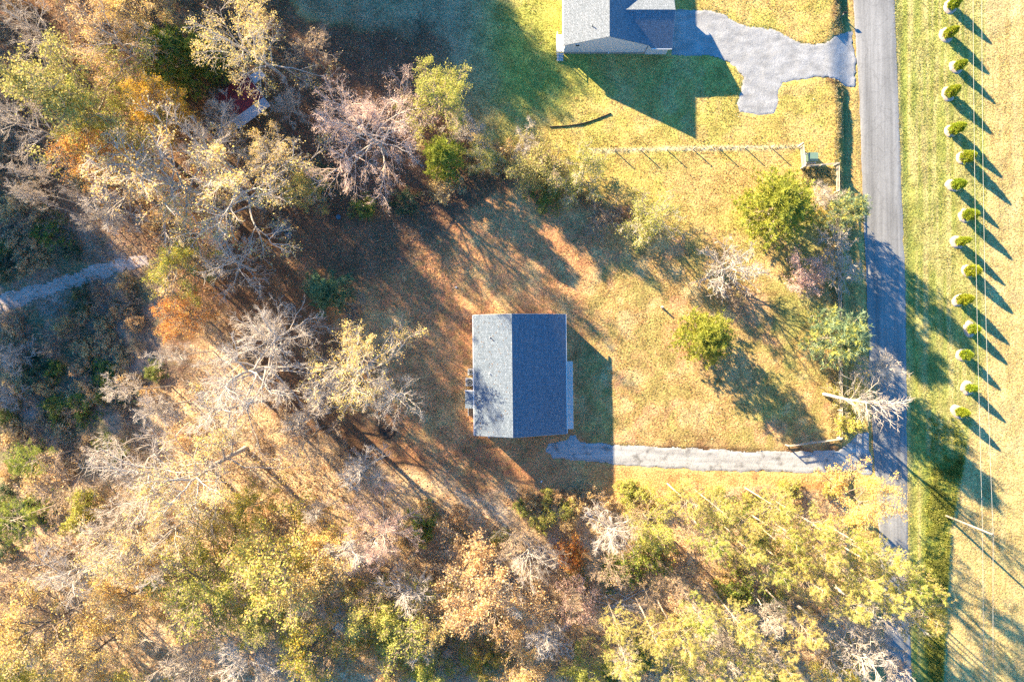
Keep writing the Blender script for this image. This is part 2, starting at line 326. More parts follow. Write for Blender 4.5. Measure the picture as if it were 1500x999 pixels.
# ground colours ------------------------------------------------------------
LAWN_N = [(440,-400),(1229,-400),(1231,300),(1224,330),(1010,330),(920,300),(760,255),(690,205),(600,80),(440,20)]
YARD = [(830,330),(1232,300),(1236,650),(860,655),(800,560),(790,420)]
CLAY = [(400,330),(700,295),(760,275),(860,300),(905,360),(850,450),(850,640),(900,715),(760,720),(640,690),(560,600),(470,470)]
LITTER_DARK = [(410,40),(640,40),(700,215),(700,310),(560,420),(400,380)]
SOUTH = [(420,640),(740,715),(1290,705),(1330,1200),(-300,1300),(-100,900),(160,660),(320,470)]
RAVINE = [(-900,200),(150,330),(240,400),(235,560),(150,690),(20,800),(-900,1100)]
def ground_colour(px, py):
    px = np.asarray(px, float); py = np.asarray(py, float)
    n1 = fbm(px, py, 60, 0); n2 = fbm(px, py, 22, 2); n3 = fbm(px, py, 130, 4); n4 = fbm(px, py, 9, 1, 3)
    wx = px + (n1 - .5) * 70 + (n2-.5)*30; wy = py + (fbm(px, py, 55, 3) - .5) * 70 + (n4-.5)*14
    c = np.empty(px.shape + (3,)); c[:] = (.20, .115, .062)
    def blend(mask, col):
        nonlocal c
        c = c * (1 - mask[..., None]) + np.asarray(col) * mask[..., None]
    blend(sm(.45, .7, n2), (.27, .16, .085))
    blend(sm(-15, 25, poly_sd(wx, wy, SOUTH)), (.63, .455, .26))
    blend(sm(-15, 25, poly_sd(wx, wy, SOUTH)) * sm(.52, .72, n2), (.70, .55, .36))
    blend(sm(-15, 25, poly_sd(wx, wy, SOUTH)) * sm(.55, .7, n4) * .7, (.52, .33, .17))
    y = sm(-12, 22, poly_sd(wx, wy, YARD)); blend(y, (.52, .37, .15))
    blend(y * sm(.50, .68, n1), (.43, .37, .12)); blend(y * sm(.50, .66, n3) * .7, (.54, .34, .13)); blend(y * sm(.55, .7, n2) * .75, (.60, .47, .23)); blend(y * sm(.47, .40, n2) * .7, (.36, .31, .10)); blend(y * sm(.58, .68, fbm(px, py, 40, 7)) * .8, (.55, .33, .17)); blend(y * sm(.60, .70, n4) * .5, (.33, .25, .10)); blend(y * sm(.56,.66,fbm(px, py, 75, 5)) * .7, (.33,.33,.10))
    l = sm(-8, 18, poly_sd(wx, wy, LAWN_N)); blend(l, (.53, .40, .12))
    blend(l * sm(.47, .66, n1), (.46, .395, .105)); blend(l * sm(.50, .66, n2) * .8, (.57, .43, .16)); blend(l*sm(.56,.7,n3)*.6, (.55,.38,.15))
    blend(l * sm(150, 40, np.hypot((px-800)*1.2, py-70)) * .75, (.33, .37, .07))
    blend(l * sm(760, 660, px) * sm(230, 150, py) * .8, (.36, .29, .19))  # duller lawn tone puts the tree shade over this corner into the colour
    k = sm(-22, 22, poly_sd(wx, wy, CLAY)); blend(k, (.56, .30, .135))
    blend(k * sm(.47, .66, n2), (.58, .38, .17)); blend(k * sm(.53, .68, n1) * .8, (.46, .215, .10)); blend(k*sm(.58,.72,n4)*.5, (.30,.22,.09))
    blend(((px > 860) & (px < 1172)) * sm(4.5, 1.5, np.abs(py - 221 + (px-862)*.0196)), (.66, .58, .34))
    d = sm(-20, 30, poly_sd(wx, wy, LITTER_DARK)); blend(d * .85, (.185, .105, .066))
    r = sm(-40, 40, poly_sd(wx, wy, RAVINE)); blend(r, (.36, .26, .18)); blend(r * sm(.48, .62, n2), (.24, .22, .12)); blend(r * sm(.55, .68, n1), (.44, .33, .26))
    g_ = sm(-5, 6, poly_sd(wx*.3+px*.7, wy*.3+py*.7, [(835,672),(1000,684),(1250,690),(1262,712),(1000,722),(880,724)])); blend(g_, (.60, .40, .155)); blend(g_ * sm(.5, .65, n2), (.52, .29, .115))
    s = sm(-4, 4, px - 1241 - (n4-.5)*10) * sm(0, 1, 1400 - px); blend(s, (.50, .36, .125)); blend(s*sm(.5,.7,n2), (.44,.35,.13))
    bk = sm(1226, 1231, px) * sm(1246, 1241, px) * sm(-50, 0, 330 - py); blend(bk * .8, (.16, .17, .05))  # dark strip puts the shade of the east-facing bank into the ground colour
    rr = edge(ROAD_R, py); fb = edge(FIELD_B, py)
    e = sm(-1, 3, px - rr + (n4-.5)*6)
    v = e * sm(3, -3, px - fb + (n4-.5)*5)
    t = np.sin(px * .42 + n3 * 5) * .5 + .5
    blend(e, (.56, .44, .185))
    st = vnoise(px * 1.0, py * .03, 3.2, 6); blend(e * (1 - v) * sm(.45, .8, st) * .6, (.49, .36, .13)); blend(e*(1-v)*sm(.55,.75,n1)*.5, (.60,.50,.25))
    blend(v, (.38, .36, .11)); blend(v * sm(.42, .62, n2) * .6, (.42, .39, .14)); blend(v * sm(.5, .9, t) * .6, (.28, .31, .075)); blend(v*sm(.5,.72,st)*.9, (.50,.44,.175)); blend(v*sm(.45,.22,st)*.8, (.29,.32,.075)); blend(v*sm(.55,.7,n1)*.5, (.46,.40,.16))
    blend(e * sm(8, 1, px - rr) * .9, (.46, .31, .15)); blend(v * sm(7, 0, np.abs(px - rr - 15)) * .55, (.19, .235, .05))
    wd = v * sm(1354, 1364, px) * sm(640, 690, py); blend(wd * .9, (.19, .24, .05))
    return np.clip(c, .01, .9)

def build_ground():
    xs = np.concatenate([np.linspace(-500, -76, 40)[:-1], np.arange(-76, 76.01, .34), np.linspace(76, 500, 40)[1:]])
    ys = np.concatenate([np.linspace(-500, -54, 40)[:-1], np.arange(-54, 54.01, .34), np.linspace(54, 500, 40)[1:]])
    X, Y = np.meshgrid(xs, ys, indexing='ij'); px, py = X / S + 750, 499.5 - Y / S
    Z = height(px, py) + (fbm(px, py, 16, 5, 3) - .5) * .10
    # sink the sheet below the road and the drives, which are laid on it
    rl, rr = edge(ROAD_L, py), edge(ROAD_R, py)
    Z = Z - .09 * sm(-4, 4, np.minimum(px - rl, rr - px) - 3)
    near = (np.abs(px-1000) < 320) & (py < 720) & (py > -60)
    sd = np.full(px.shape, -99.); sd[near] = np.maximum(poly_sd(px[near], py[near], DRIVE1), poly_sd(px[near], py[near], DRIVE2))
    Z = Z - .14 * sm(-3, 3, sd)
    nt_ = (px < 260) & (py > 300) & (py < 560); sd2 = np.full(px.shape, -99.); sd2[nt_] = poly_sd(px[nt_], py[nt_], TRACK); Z = Z - .12 * sm(-3, 3, sd2)
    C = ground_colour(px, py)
    nx, ny = X.shape; idx = np.arange(nx*ny).reshape(nx, ny)
    F = np.stack([idx[:-1,:-1], idx[1:,:-1], idx[1:,1:], idx[:-1,1:]], -1).reshape(-1, 4)
    cx = ((px[:-1,:-1]+px[1:,1:])/2).ravel(); cy = ((py[:-1,:-1]+py[1:,1:])/2).ravel()
    V = np.stack([X, Y, Z], -1).reshape(-1, 3); CC = C.reshape(-1, 3)
    fb = edge(FIELD_B, cy); rm = (edge(ROAD_L, cy)+edge(ROAD_R, cy))/2
    field = cx > fb; verge = (cx > rm) & ~field
    lawn = ~field & ~verge & (np.maximum(poly_sd(cx, cy, LAWN_N), poly_sd(cx, cy, YARD)) > 0)
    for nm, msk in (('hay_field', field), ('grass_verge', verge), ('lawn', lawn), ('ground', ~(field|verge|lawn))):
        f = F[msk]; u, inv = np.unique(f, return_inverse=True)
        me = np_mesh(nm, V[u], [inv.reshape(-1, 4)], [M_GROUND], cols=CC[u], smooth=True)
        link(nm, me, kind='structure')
build_ground()

def ragged_sheet(name, poly, mat, step=.15, amp=9, dz=0.0, cols=None, crown=0.0):
    a = np.array(poly); x0, y1 = P(a[:,0].min()-6, a[:,1].min()-6); x1, y0 = P(a[:,0].max()+6, a[:,1].max()+6)
    xs = np.arange(x0, x1, step); ys = np.arange(y0, y1, step); X, Y = np.meshgrid(xs, ys, indexing='ij')
    px, py = X/S+750, 499.5-Y/S
    sd = poly_sd(px, py, poly) + (fbm(px, py, 14, 1, 5) - .5) * amp + (fbm(px, py, 3.5, 4, 2) - .5) * amp * .35
    Z = height(px, py) + dz + crown * sm(0, 8, sd) + (fbm(px, py, 12, 3, 3) - .5) * .05 - .07 * sm(2.5, -1, sd)
    keep = (sd[:-1,:-1] + sd[1:,1:] + sd[1:,:-1] + sd[:-1,1:]) > 0
    nx, ny = X.shape; idx = np.arange(nx*ny).reshape(nx, ny)
    F = np.stack([idx[:-1,:-1], idx[1:,:-1], idx[1:,1:], idx[:-1,1:]], -1)[keep]
    V = np.stack([X, Y, Z], -1).reshape(-1, 3); u, inv = np.unique(F, return_inverse=True)
    return link(name, np_mesh(name, V[u], [inv.reshape(-1, 4)], [mat], smooth=True), kind='structure')
ragged_sheet('gravel_parking_drive', DRIVE1, M_GRAVEL_A)
ragged_sheet('gravel_driveway', DRIVE2, M_GRAVEL_B)
M_TRACK = noisy('track_dirt', (.58,.49,.43), (.44,.36,.31), 1.5, .95, .05, 5)
ragged_sheet('dirt_track', TRACK, M_TRACK, step=.3, amp=16)

def build_road():
    pys = np.linspace(-600, 1600, 260); n = 17; V = []; C = []
    for py in pys:
        l, r = edge(ROAD_L, py), edge(ROAD_R, py)
        for i in range(n):
            t = i/(n-1); px = l + (r-l)*t + ((R.random()-.5)*1.6 if i in (0, n-1) else 0)
            x, y = P(px, py, -.8); V.append((x, y, -.80 + .05*(1-(2*t-1)**2) - (.05 if i in (0, n-1) else 0)))
            b = .285 - .055*math.exp(-((t-.23)/.07)**2) - .05*math.exp(-((t-.74)/.08)**2) + (.03 if i in (0, n-1) else 0)
            C.append((b*.97, b, b*1.0))
    idx = np.arange(len(V)).reshape(len(pys), n)
    F = np.stack([idx[:-1,:-1], idx[1:,:-1], idx[1:,1:], idx[:-1,1:]], -1).reshape(-1, 4)
    link('road', np_mesh('road', V, [F], [M_ROAD], cols=np.array(C), smooth=True), kind='structure')
build_road()

# ------------------------------------------------------------------ vegetation generators
def nrm(v): return v / (np.linalg.norm(v, axis=-1, keepdims=True) + 1e-9)
def grow_level(rng, start, d, length, N, wander, up):
    M = len(start); pts = np.zeros((M, N, 3)); pts[:, 0] = start; dd = nrm(d.copy()); step = (length/(N-1))[:, None]
    for i in range(1, N):
        pts[:, i] = pts[:, i-1] + dd*step
        dd = nrm(dd + rng.normal(0, wander, (M, 3)) + np.array([0, 0, up]))
    return pts
def tubes(pts, r0, r1, k):
    M, N, _ = pts.shape
    T = np.gradient(pts, axis=1); T = nrm(T); ref = np.where(np.abs(T[..., 2:3]) > .9, np.array([1., 0, 0]), np.array([0, 0, 1.]))
    U = nrm(np.cross(T, ref)); Wv = np.cross(T, U); t = np.linspace(0, 1, N)[None, :, None]
    r = (r0[:, None, None]*(1-t) + r1[:, None, None]*t)[..., None]
    a = np.arange(k)*2*math.pi/k
    ring = pts[:, :, None] + r*(U[:, :, None]*np.cos(a)[None, None, :, None] + Wv[:, :, None]*np.sin(a)[None, None, :, None])
    idx = np.arange(M*N*k).reshape(M, N, k); nx = np.roll(idx, -1, axis=2)
    F = np.stack([idx[:, :-1], nx[:, :-1], nx[:, 1:], idx[:, 1:]], -1).reshape(-1, 4)
    return ring.reshape(-1, 3), F
def spawn(rng, pts, plen, per, t0, ang, ratio, keep_plane=0.0):
    M, N, _ = pts.shape; t = t0 + (1-t0)*(np.arange(per)[None, :]+rng.random((M, per)))/per; t = np.clip(t, 0, .999)
    f = t*(N-1); i = np.floor(f).astype(int); u = (f-i)[..., None]; mi = np.arange(M)[:, None]
    p = pts[mi, i]*(1-u) + pts[mi, i+1]*u; T = nrm(pts[mi, i+1]-pts[mi, i])
    rv = nrm(rng.normal(0, 1, (M, per, 3))); perp = nrm(rv - (rv*T).sum(-1, keepdims=True)*T)
    a = rng.normal(ang, .17, (M, per, 1)); d = T*np.cos(a) + perp*np.sin(a)
    L = plen[:, None]*ratio*(1-.55*t)*rng.uniform(.7, 1.25, (M, per))
    return p.reshape(-1, 3), d.reshape(-1, 3), L.ravel(), t.ravel()

class Geo:
    def __init__(s): s.v = []; s.f = []; s.m = []; s.c = []; s.n = 0
    def add(s, v, f, mat, col):
        s.v.append(v); s.f.append(f + s.n); s.m.append(np.full(len(f), mat)); s.n += len(v)
        c = np.empty((len(v), 3)); c[:] = col; s.c.append(c)
    def mesh(s, name, mats):
        return np_mesh(name, np.concatenate(s.v), s.f, mats, mat_idx=np.concatenate(s.m), cols=np.concatenate(s.c))

def leaf_quads(rng, pos, size, palette, upbias=.5, shade=.25, aspect=.62):
    n = len(pos); nr = nrm(rng.normal(0, 1, (n, 3)) + np.array([0, 0, upbias])); a = nrm(np.cross(nr, rng.normal(0, 1, (n, 3)))); b = np.cross(nr, a)
    s = (size*rng.uniform(.6, 1.35, n))[:, None]
    v = np.stack([pos - a*s*.5, pos + b*s*.5*aspect + nr*s*.08, pos + a*s*.5, pos - b*s*.5*aspect + nr*s*.08], 1).reshape(-1, 3)
    f = np.arange(n*4).reshape(n, 4); pal = np.asarray(palette); c = pal[rng.integers(0, len(pal), n)]*rng.uniform(1-shade, 1+shade, (n, 1))
    return v, f, np.repeat(c, 4, 0)
def tuft_blades(rng, pos, axis, nb, length, width, palette, spread=.9):
    n = len(pos); p = np.repeat(pos, nb, 0); ax = np.repeat(nrm(axis), nb, 0)
    d = nrm(ax + rng.normal(0, spread, (n*nb, 3))); w = nrm(np.cross(d, rng.normal(0, 1, (n*nb, 3))))
    L = (length*rng.uniform(.6, 1.25, n*nb))[:, None]; v = np.stack([p - w*width*.5, p + w*width*.5, p + d*L], 1).reshape(-1, 3)
    pal = np.asarray(palette); c = np.repeat(pal[rng.integers(0, len(pal), n)]*rng.uniform(.75, 1.25, (n, 1)), nb, 0)
    return v, np.arange(n*nb*3).reshape(-1, 3), np.repeat(c, 3, 0)

PROTO = {}
def broadleaf(key, seed, H=18, Rr=6, clear=.35, nl=12, tr=.26, bark=None, twig=None, leaves=0, lsize=.24, pal=None, lowang=1.25, topang=.45, up=.05,
              wander=.16, b2=7, b3=6, b4=5, twig_r=.018, clump=.45, stems=1, trunk_top=.78, leaf_top=None):
    rng = np.random.default_rng(seed); bark = bark or M_BARKPALE; twig = twig or M_TWIG; Gt = Geo(); Gc = Geo()
    st = np.zeros((stems, 3)); st[:, 2] = -.25
    if stems > 1: st[:, :2] = rng.normal(0, .12*stems**.5, (stems, 2))
    d0 = np.zeros((stems, 3)); d0[:, 2] = 1; d0[:, :2] = rng.normal(0, .04 if stems == 1 else .32, (stems, 2))
    L0 = np.full(stems, H*trunk_top)*(rng.uniform(.75, 1.05, stems) if stems > 1 else 1)
    p0 = grow_level(rng, st, d0, L0, 9, .045 if stems == 1 else .09, .03)
    v, f = tubes(p0, np.full(stems, tr), np.full(stems, tr*.28), 7 if stems == 1 else 5); Gt.add(v, f, 0, (.3, .3, .3))
    nn = max(2, nl//stems)
    s1, d1, L1, t1 = spawn(rng, p0, np.full(stems, Rr*1.0), nn, clear, .8, 1.0)
    # limb direction: wide below, steep above; azimuth by golden angle
    az = np.arange(len(s1))*2.39996 + rng.normal(0, .35, len(s1)); u = (t1-clear)/(1-clear+1e-6); ang = lowang + (topang-lowang)*u + rng.normal(0, .12, len(s1))
    d1 = np.stack([np.sin(ang)*np.cos(az), np.sin(ang)*np.sin(az), np.cos(ang)], -1)
    L1 = Rr*(1.12-.35*u)*rng.uniform(.78, 1.18, len(s1)); L1 = np.maximum(L1, H*(1-trunk_top)*.9*np.cos(ang))
    p1 = grow_level(rng, s1, d1, L1, 8, wander, up); v, f = tubes(p1, tr*.42*rng.uniform(.7, 1.1, len(s1)), np.full(len(s1), .025), 5); Gt.add(v, f, 0, (.3, .3, .3))
    s2, d2, L2, t2 = spawn(rng, p1, L1, b2, .22, .75, .55); p2 = grow_level(rng, s2, d2, L2, 5, wander, up); v, f = tubes(p2, .045*np.ones(len(s2))*(tr/.26)**.5, np.full(len(s2), .016), 4); Gc.add(v, f, 0, (.3, .3, .3))
    s3, d3, L3, t3 = spawn(rng, p2, L2, b3, .15, .75, .60); p3 = grow_level(rng, s3, d3, L3, 3, wander*1.2, up); v, f = tubes(p3, np.full(len(s3), twig_r*1.25), np.full(len(s3), twig_r*.6), 3); Gc.add(v, f, 0, (.3, .3, .3))
    tips = p3
    if b4:
        s4, d4, L4, t4 = spawn(rng, p3, L3, b4, .1, .7, .75); L4 = np.maximum(L4, .3); p4 = grow_level(rng, s4, d4, L4, 2, 0, 0); v, f = tubes(p4, np.full(len(s4), twig_r*.75), np.full(len(s4), twig_r*.35), 3); Gc.add(v, f, 0, (.3, .3, .3)); tips = p4
    if leaves:
        M = len(tips); w = rng.random(M); w = (w > .0)*1.0
        # foliage gathers in clumps: weigh twigs by a coarse lattice so gaps stay open
        q = np.floor(tips[:, -1]/(Rr*.33)).astype(int); hsh = np.abs(np.sin(q @ np.array([12.9898, 78.233, 37.719])+seed)*43758.5453) % 1; w = .12 + hsh**1.4
        i = rng.choice(M, leaves, p=w/w.sum()); u = rng.random((leaves, 1)); pos = tips[i, 0]*(1-u)+tips[i, -1]*u + rng.normal(0, clump*.45, (leaves, 3))
        v, f, c = leaf_quads(rng, pos, np.full(leaves, lsize), pal)
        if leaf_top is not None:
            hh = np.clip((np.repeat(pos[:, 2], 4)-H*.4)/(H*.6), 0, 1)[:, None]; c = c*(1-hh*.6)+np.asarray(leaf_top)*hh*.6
        Gc.add(v, f, 1, c)
    ext = tips[:, -1]; rad = np.percentile(np.hypot(ext[:, 0], ext[:, 1]), 90); top = np.percentile(ext[:, 2], 99); zc = np.mean(ext[:, 2])
    PROTO[key] = (Gt.mesh('trunk', [bark]), Gc.mesh('crown', [twig, M_LEAF]), rad, top, zc/top)

def conifer(key, seed, H=18, Rr=2.4, clear=.5, nl=42, tr=.15, pal=None, nb=16, blen=.36, bw=.05, shape='pine', b2=7, bark=None, drop=0.0, fill=0):
    rng = np.random.default_rng(seed); Gt = Geo(); Gc = Geo(); bark = bark or M_PINEBARK
    p0 = grow_level(rng, np.array([[0, 0, -.25]]), np.array([[0, 0, 1.]]), np.array([H*.98]), 10, .018, .02)
    v, f = tubes(p0, np.array([tr]), np.array([.03]), 7); Gt.add(v, f, 0, (.3, .3, .3))
    s1, d1, L1, t1 = spawn(rng, p0, np.array([Rr]), nl, clear, .8, 1.0); u = (t1-clear)/(1-clear)
    az = np.arange(nl)*2.39996 + rng.normal(0, .3, nl); 
    if shape == 'pine': prof = (.55+.7*np.sin(np.clip(u*1.15+.12, 0, 1)*math.pi))*.8; ang = 1.45-.75*u
    elif shape == 'cone': prof = 1.12-u*.95; ang = 1.25-.65*u
    else: prof = np.sqrt(np.clip(1-(u*1.02-.32)**2/.52, .05, 1)); ang = 1.35-.95*u
    ang = ang + rng.normal(0, .1, nl) + drop
    d1 = np.stack([np.sin(ang)*np.cos(az), np.sin(ang)*np.sin(az), np.cos(ang)], -1); L1 = Rr*prof*rng.uniform(.72, 1.22, nl)
    p1 = grow_level(rng, s1, d1, L1, 5, .09, .05); v, f = tubes(p1, np.full(nl, tr*.26), np.full(nl, .012), 4); Gt.add(v, f, 0, (.3, .3, .3))
    s2, d2, L2, t2 = spawn(rng, p1, L1, b2, .2 if shape != 'pine' else .3, .7, .5); p2 = grow_level(rng, s2, d2, L2, 3, .12, .06); v, f = tubes(p2, np.full(len(s2), .016), np.full(len(s2), .008), 3); Gc.add(v, f, 0, (.3, .3, .3))
    pos = np.concatenate([p2[:, -1], p2[:, 1], p1[:, -1]]); ax = np.concatenate([p2[:, -1]-p2[:, 1], p2[:, 1]-p2[:, 0], p1[:, -1]-p1[:, -2]])
    v, f, c = tuft_blades(rng, pos, nrm(ax)+np.array([0, 0, .25]), nb, blen, bw, pal); Gc.add(v, f, 1, c)
    if fill:
        i = rng.integers(0, len(pos), fill); v, f, c = leaf_quads(rng, pos[i]*np.array([.93, .93, .98])+rng.normal(0, .12, (fill, 3)), np.full(fill, .16), pal); Gc.add(v, f, 1, c)
    rad = np.percentile(np.hypot(pos[:, 0], pos[:, 1]), 92); PROTO[key] = (Gt.mesh('trunk', [bark]), Gc.mesh('crown', [M_TWIGBROWN, M_NEEDLE]), rad+.1, H, np.mean(pos[:, 2])/H)

def arborvitae(key, seed, H=2.4, Rr=.62):
    rng = np.random.default_rng(seed); Gt = Geo(); Gc = Geo(); n = 1500
    p0 = grow_level(rng, np.array([[0, 0, -.1]]), np.array([[0, 0, 1.]]), np.array([H*.9]), 6, .02, .0); v, f = tubes(p0, np.array([.05]), np.array([.012]), 6); Gt.add(v, f, 0, (.3,.3,.3))
    az = np.arange(34)*2.39996; t = np.linspace(.06, .9, 34); s1 = p0[0, 0]+(p0[0, -1]-p0[0, 0])*t[:, None]; d1 = np.stack([np.cos(az)*.7, np.sin(az)*.7, np.ones(34)], -1)
    p1 = grow_level(rng, s1, d1, Rr*1.0*(1-.6*t), 3, .05, .05); v, f = tubes(p1, np.full(34, .012), np.full(34, .005), 3); Gt.add(v, f, 0, (.3,.3,.3))
    u = rng.random(n)**.85; a = rng.random(n)*2*math.pi; prof = np.where(u < .25, .72+.28*np.sin(u/.25*math.pi/2), np.cos(np.clip((u-.25)/.75, 0, 1)*math.pi/2)**.75)
    r = Rr*prof*np.sqrt(rng.uniform(.25, 1, n))*(1+.15*np.sin(a*5+u*9)); pos = np.stack([r*np.cos(a), r*np.sin(a), .06+u*(H-.1)], -1)
    ax = np.stack([np.cos(a)*.55, np.sin(a)*.55, np.full(n, 1.0)], -1)
    v, f, c = tuft_blades(rng, pos, ax, 4, .22, .075, [(.26,.31,.03),(.20,.27,.03),(.34,.36,.04)], .35); Gc.add(v, f, 0, c)
    PROTO[key] = (Gt.mesh('trunk', [M_BARK]), Gc.mesh('crown', [M_NEEDLE]), Rr, H, .45)

TAN = [(.58,.38,.16),(.64,.46,.22),(.50,.31,.12),(.66,.52,.29)]
YEL = [(.72,.54,.14),(.66,.50,.17),(.62,.43,.11),(.70,.57,.26)]
GOLD = [(.66,.42,.03),(.58,.35,.03),(.62,.45,.06)]
OLIVE = [(.30,.30,.06),(.37,.34,.08),(.24,.26,.05),(.46,.38,.12)]
LIME = [(.40,.40,.07),(.46,.44,.10),(.33,.36,.06),(.52,.46,.14)]
ORG = [(.52,.25,.05),(.58,.33,.07),(.44,.18,.04)]
RUST = [(.42,.14,.04),(.50,.20,.06)]
PINK = [(.62,.42,.34),(.56,.35,.28),(.66,.48,.39)]
GREEN = [(.15,.22,.04),(.20,.26,.05),(.11,.17,.04)]
BRIGHT = [(.27,.285,.04),(.34,.34,.06),(.19,.22,.035)]
PALE = [(.42,.40,.11),(.34,.34,.09),(.50,.45,.16)]
DKGREEN = [(.075,.13,.065),(.10,.16,.07),(.06,.10,.05)]
BLUEG = [(.17,.23,.13),(.22,.28,.16),(.12,.18,.10)]
PINEC = [(.44,.38,.12),(.38,.34,.10),(.50,.42,.16),(.33,.31,.09)]
PINEC2 = [(.26,.30,.055),(.32,.34,.07),(.20,.24,.05)]

for i in range(4): broadleaf('bare%d' % i, 20+i, H=19, Rr=7.0, clear=.30, nl=13, tr=.27, b4=4)
for i in range(3): broadleaf('slim%d' % i, 30+i, H=17, Rr=3.3, clear=.45, nl=13, tr=.13, lowang=.85, topang=.25, b2=7, b3=5, b4=4, twig_r=.017)
for i in range(2): broadleaf('brown%d' % i, 34+i, H=14, Rr=4.2, clear=.3, nl=12, tr=.13, twig=M_TWIGBROWN, bark=M_BARK, leaves=500, lsize=.2, pal=TAN, b3=5, b4=5)
for i in range(3): broadleaf('sparse%d' % i, 40+i, H=20, Rr=8.0, clear=.30, nl=16, tr=.32, leaves=6200, lsize=.20, pal=YEL+TAN[:2], b4=3)
broadleaf('sparsetan0', 44, H=18, Rr=7.0, clear=.3, nl=15, tr=.28, leaves=6000, lsize=.20, pal=TAN+YEL[:1], b4=3)
broadleaf('sparsetan1', 45, H=18, Rr=7.0, clear=.3, nl=15, tr=.28, leaves=4600, lsize=.20, pal=TAN+YEL, b4=3)
broadleaf('pink0', 46, H=17, Rr=7.5, clear=.28, nl=16, tr=.26, twig=M_TWIGPINK, leaves=7000, lsize=.14, pal=PINK, b2=8, b3=7, b4=6, twig_r=.016)
def dense(key, seed, pal, n=7500, ls=.27, **k):
    n = int(n*1.65); ls *= .76
    a = dict(H=18, Rr=6, clear=.28, nl=18, tr=.24, leaves=n, lsize=ls, pal=pal, b2=7, b3=5, b4=3, clump=.55, bark=M_BARK, twig=M_TWIGBROWN); a.update(k); broadleaf(key, seed, **a)
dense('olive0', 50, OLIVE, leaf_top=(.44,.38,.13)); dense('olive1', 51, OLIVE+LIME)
dense('lime0', 52, LIME); dense('lime1', 53, LIME+YEL[:2], n=6500)
dense('gold0', 54, GOLD, n=6500); dense('tan0', 55, TAN, n=7500); dense('tan1', 56, TAN+YEL, n=5500)
dense('yel0', 61, YEL, n=6800); dense('org0', 57, ORG+YEL[:1], n=5500); dense('yelgreen0', 58, BRIGHT+LIME+GOLD[:1], n=6000)
dense('paleg0', 59, PALE, n=7200, H=7, Rr=3.6, clear=.08, stems=4, tr=.09, ls=.19, nl=20); dense('paleg1', 60, PALE+LIME, n=6000, H=7, Rr=3.6, clear=.08, stems=3, tr=.09, ls=.18, nl=18, twig=M_TWIG)
for i, pl in enumerate((PINEC, PINEC, PINEC+PINEC2, PINEC2)): conifer('pine%d' % i, 70+i, H=18, Rr=2.9, clear=.56, pal=pl, nl=40, b2=8, nb=22, blen=.33, bw=.03, fill=250)
conifer('cedar0', 76, H=8, Rr=2.7, clear=.08, nl=85, pal=BRIGHT, shape='round', nb=14, blen=.36, bw=.07, b2=9, fill=2500, tr=.13)
conifer('cedar1', 77, H=8, Rr=2.6, clear=.06, nl=80, pal=GREEN+BRIGHT[:1], shape='round', nb=14, blen=.33, bw=.07, b2=9, fill=2500, tr=.13)
conifer('cedar2', 78, H=7, Rr=2.1, clear=.05, nl=75, pal=[(.13,.22,.11),(.17,.26,.13),(.10,.17,.085)], shape='cone', nb=14, blen=.30, bw=.07, b2=8, fill=2500, tr=.11)
conifer('cedar3', 79, H=8, Rr=2.6, clear=.08, nl=75, pal=BLUEG+PALE[:1], shape='round', nb=14, blen=.42, bw=.06, b2=8, fill=1500, tr=.12)
broadleaf('smallbare0', 80, H=6.5, Rr=3.2, clear=.12, nl=14, tr=.10, twig_r=.02, b2=6, b3=4, b4=3, trunk_top=.62, lowang=1.0); broadleaf('smallbare1', 81, H=6.5, Rr=3.0, clear=.1, nl=16, stems=4, tr=.06, twig_r=.014, b3=5, b4=5, trunk_top=.7, lowang=.9)
broadleaf('smallpink0', 82, H=4.5, Rr=2.6, clear=.12, nl=16, stems=3, tr=.06, leaves=2600, lsize=.15, pal=PINK, twig=M_TWIGPINK, b3=5, b4=4, twig_r=.012)
def bush(key, seed, pal, n=2600, H=2.2, Rr=1.5, ls=.16, tw=None): broadleaf(key, seed, H=H, Rr=Rr, clear=.08, nl=18, stems=6, tr=.03, leaves=n, lsize=ls, pal=pal, twig=tw or M_TWIGBROWN, bark=M_BARK, b2=5, b3=4, b4=3, twig_r=.008, clump=.22, trunk_top=.75)
bush('bushgreen', 83, GREEN+BRIGHT[:1]); bush('bushdark', 84, DKGREEN); bush('bushorg', 85, ORG+RUST, 2200); bush('bushtan', 86, TAN, 1500); bush('bushlime', 87, LIME, 2400); bush('bushbare', 88, TAN, 150)
for i in range(3): arborvitae('arb%d' % i, 90+i)

def plant(key, name, px, py, rpx=None, h=None, label=None, cat='tree', group=None, base=False, rot=None, lean=None):
    """stand a plant so that its crown lies over pixel px,py (base=True: its foot stands there)"""
    tm, cm, r0, h0, zf = PROTO[key]; h = h or h0; zc = h*zf
    if base: x, y = P(px, py, 0)
    else: x, y = P(px, py, zc + hz(px, py))
    gx, gy = x/S+750, 499.5-y/S; z = hz(gx, gy)
    rr = r0 if rpx is None else rpx*S*(CH-zc)/CH*(1.1 if PROTO[key][4] > 0 and key[:4] in ('oliv','lime','gold','tan0','tan1','org0','yelg','yel0','pink') else 1.0)
    o = link(name, None, loc=(x, y, z-.04), label=label, cat=cat, group=group); o.empty_display_size = .3
    o.rotation_euler = (lean[0] if lean else 0, lean[1] if lean else 0, R.random()*6.28 if rot is None else rot); k = rr/r0; o.scale = (k, k, h/h0)
    link('trunk', tm, o); link('crown', cm, o)
    return o
#@@OBJECTS

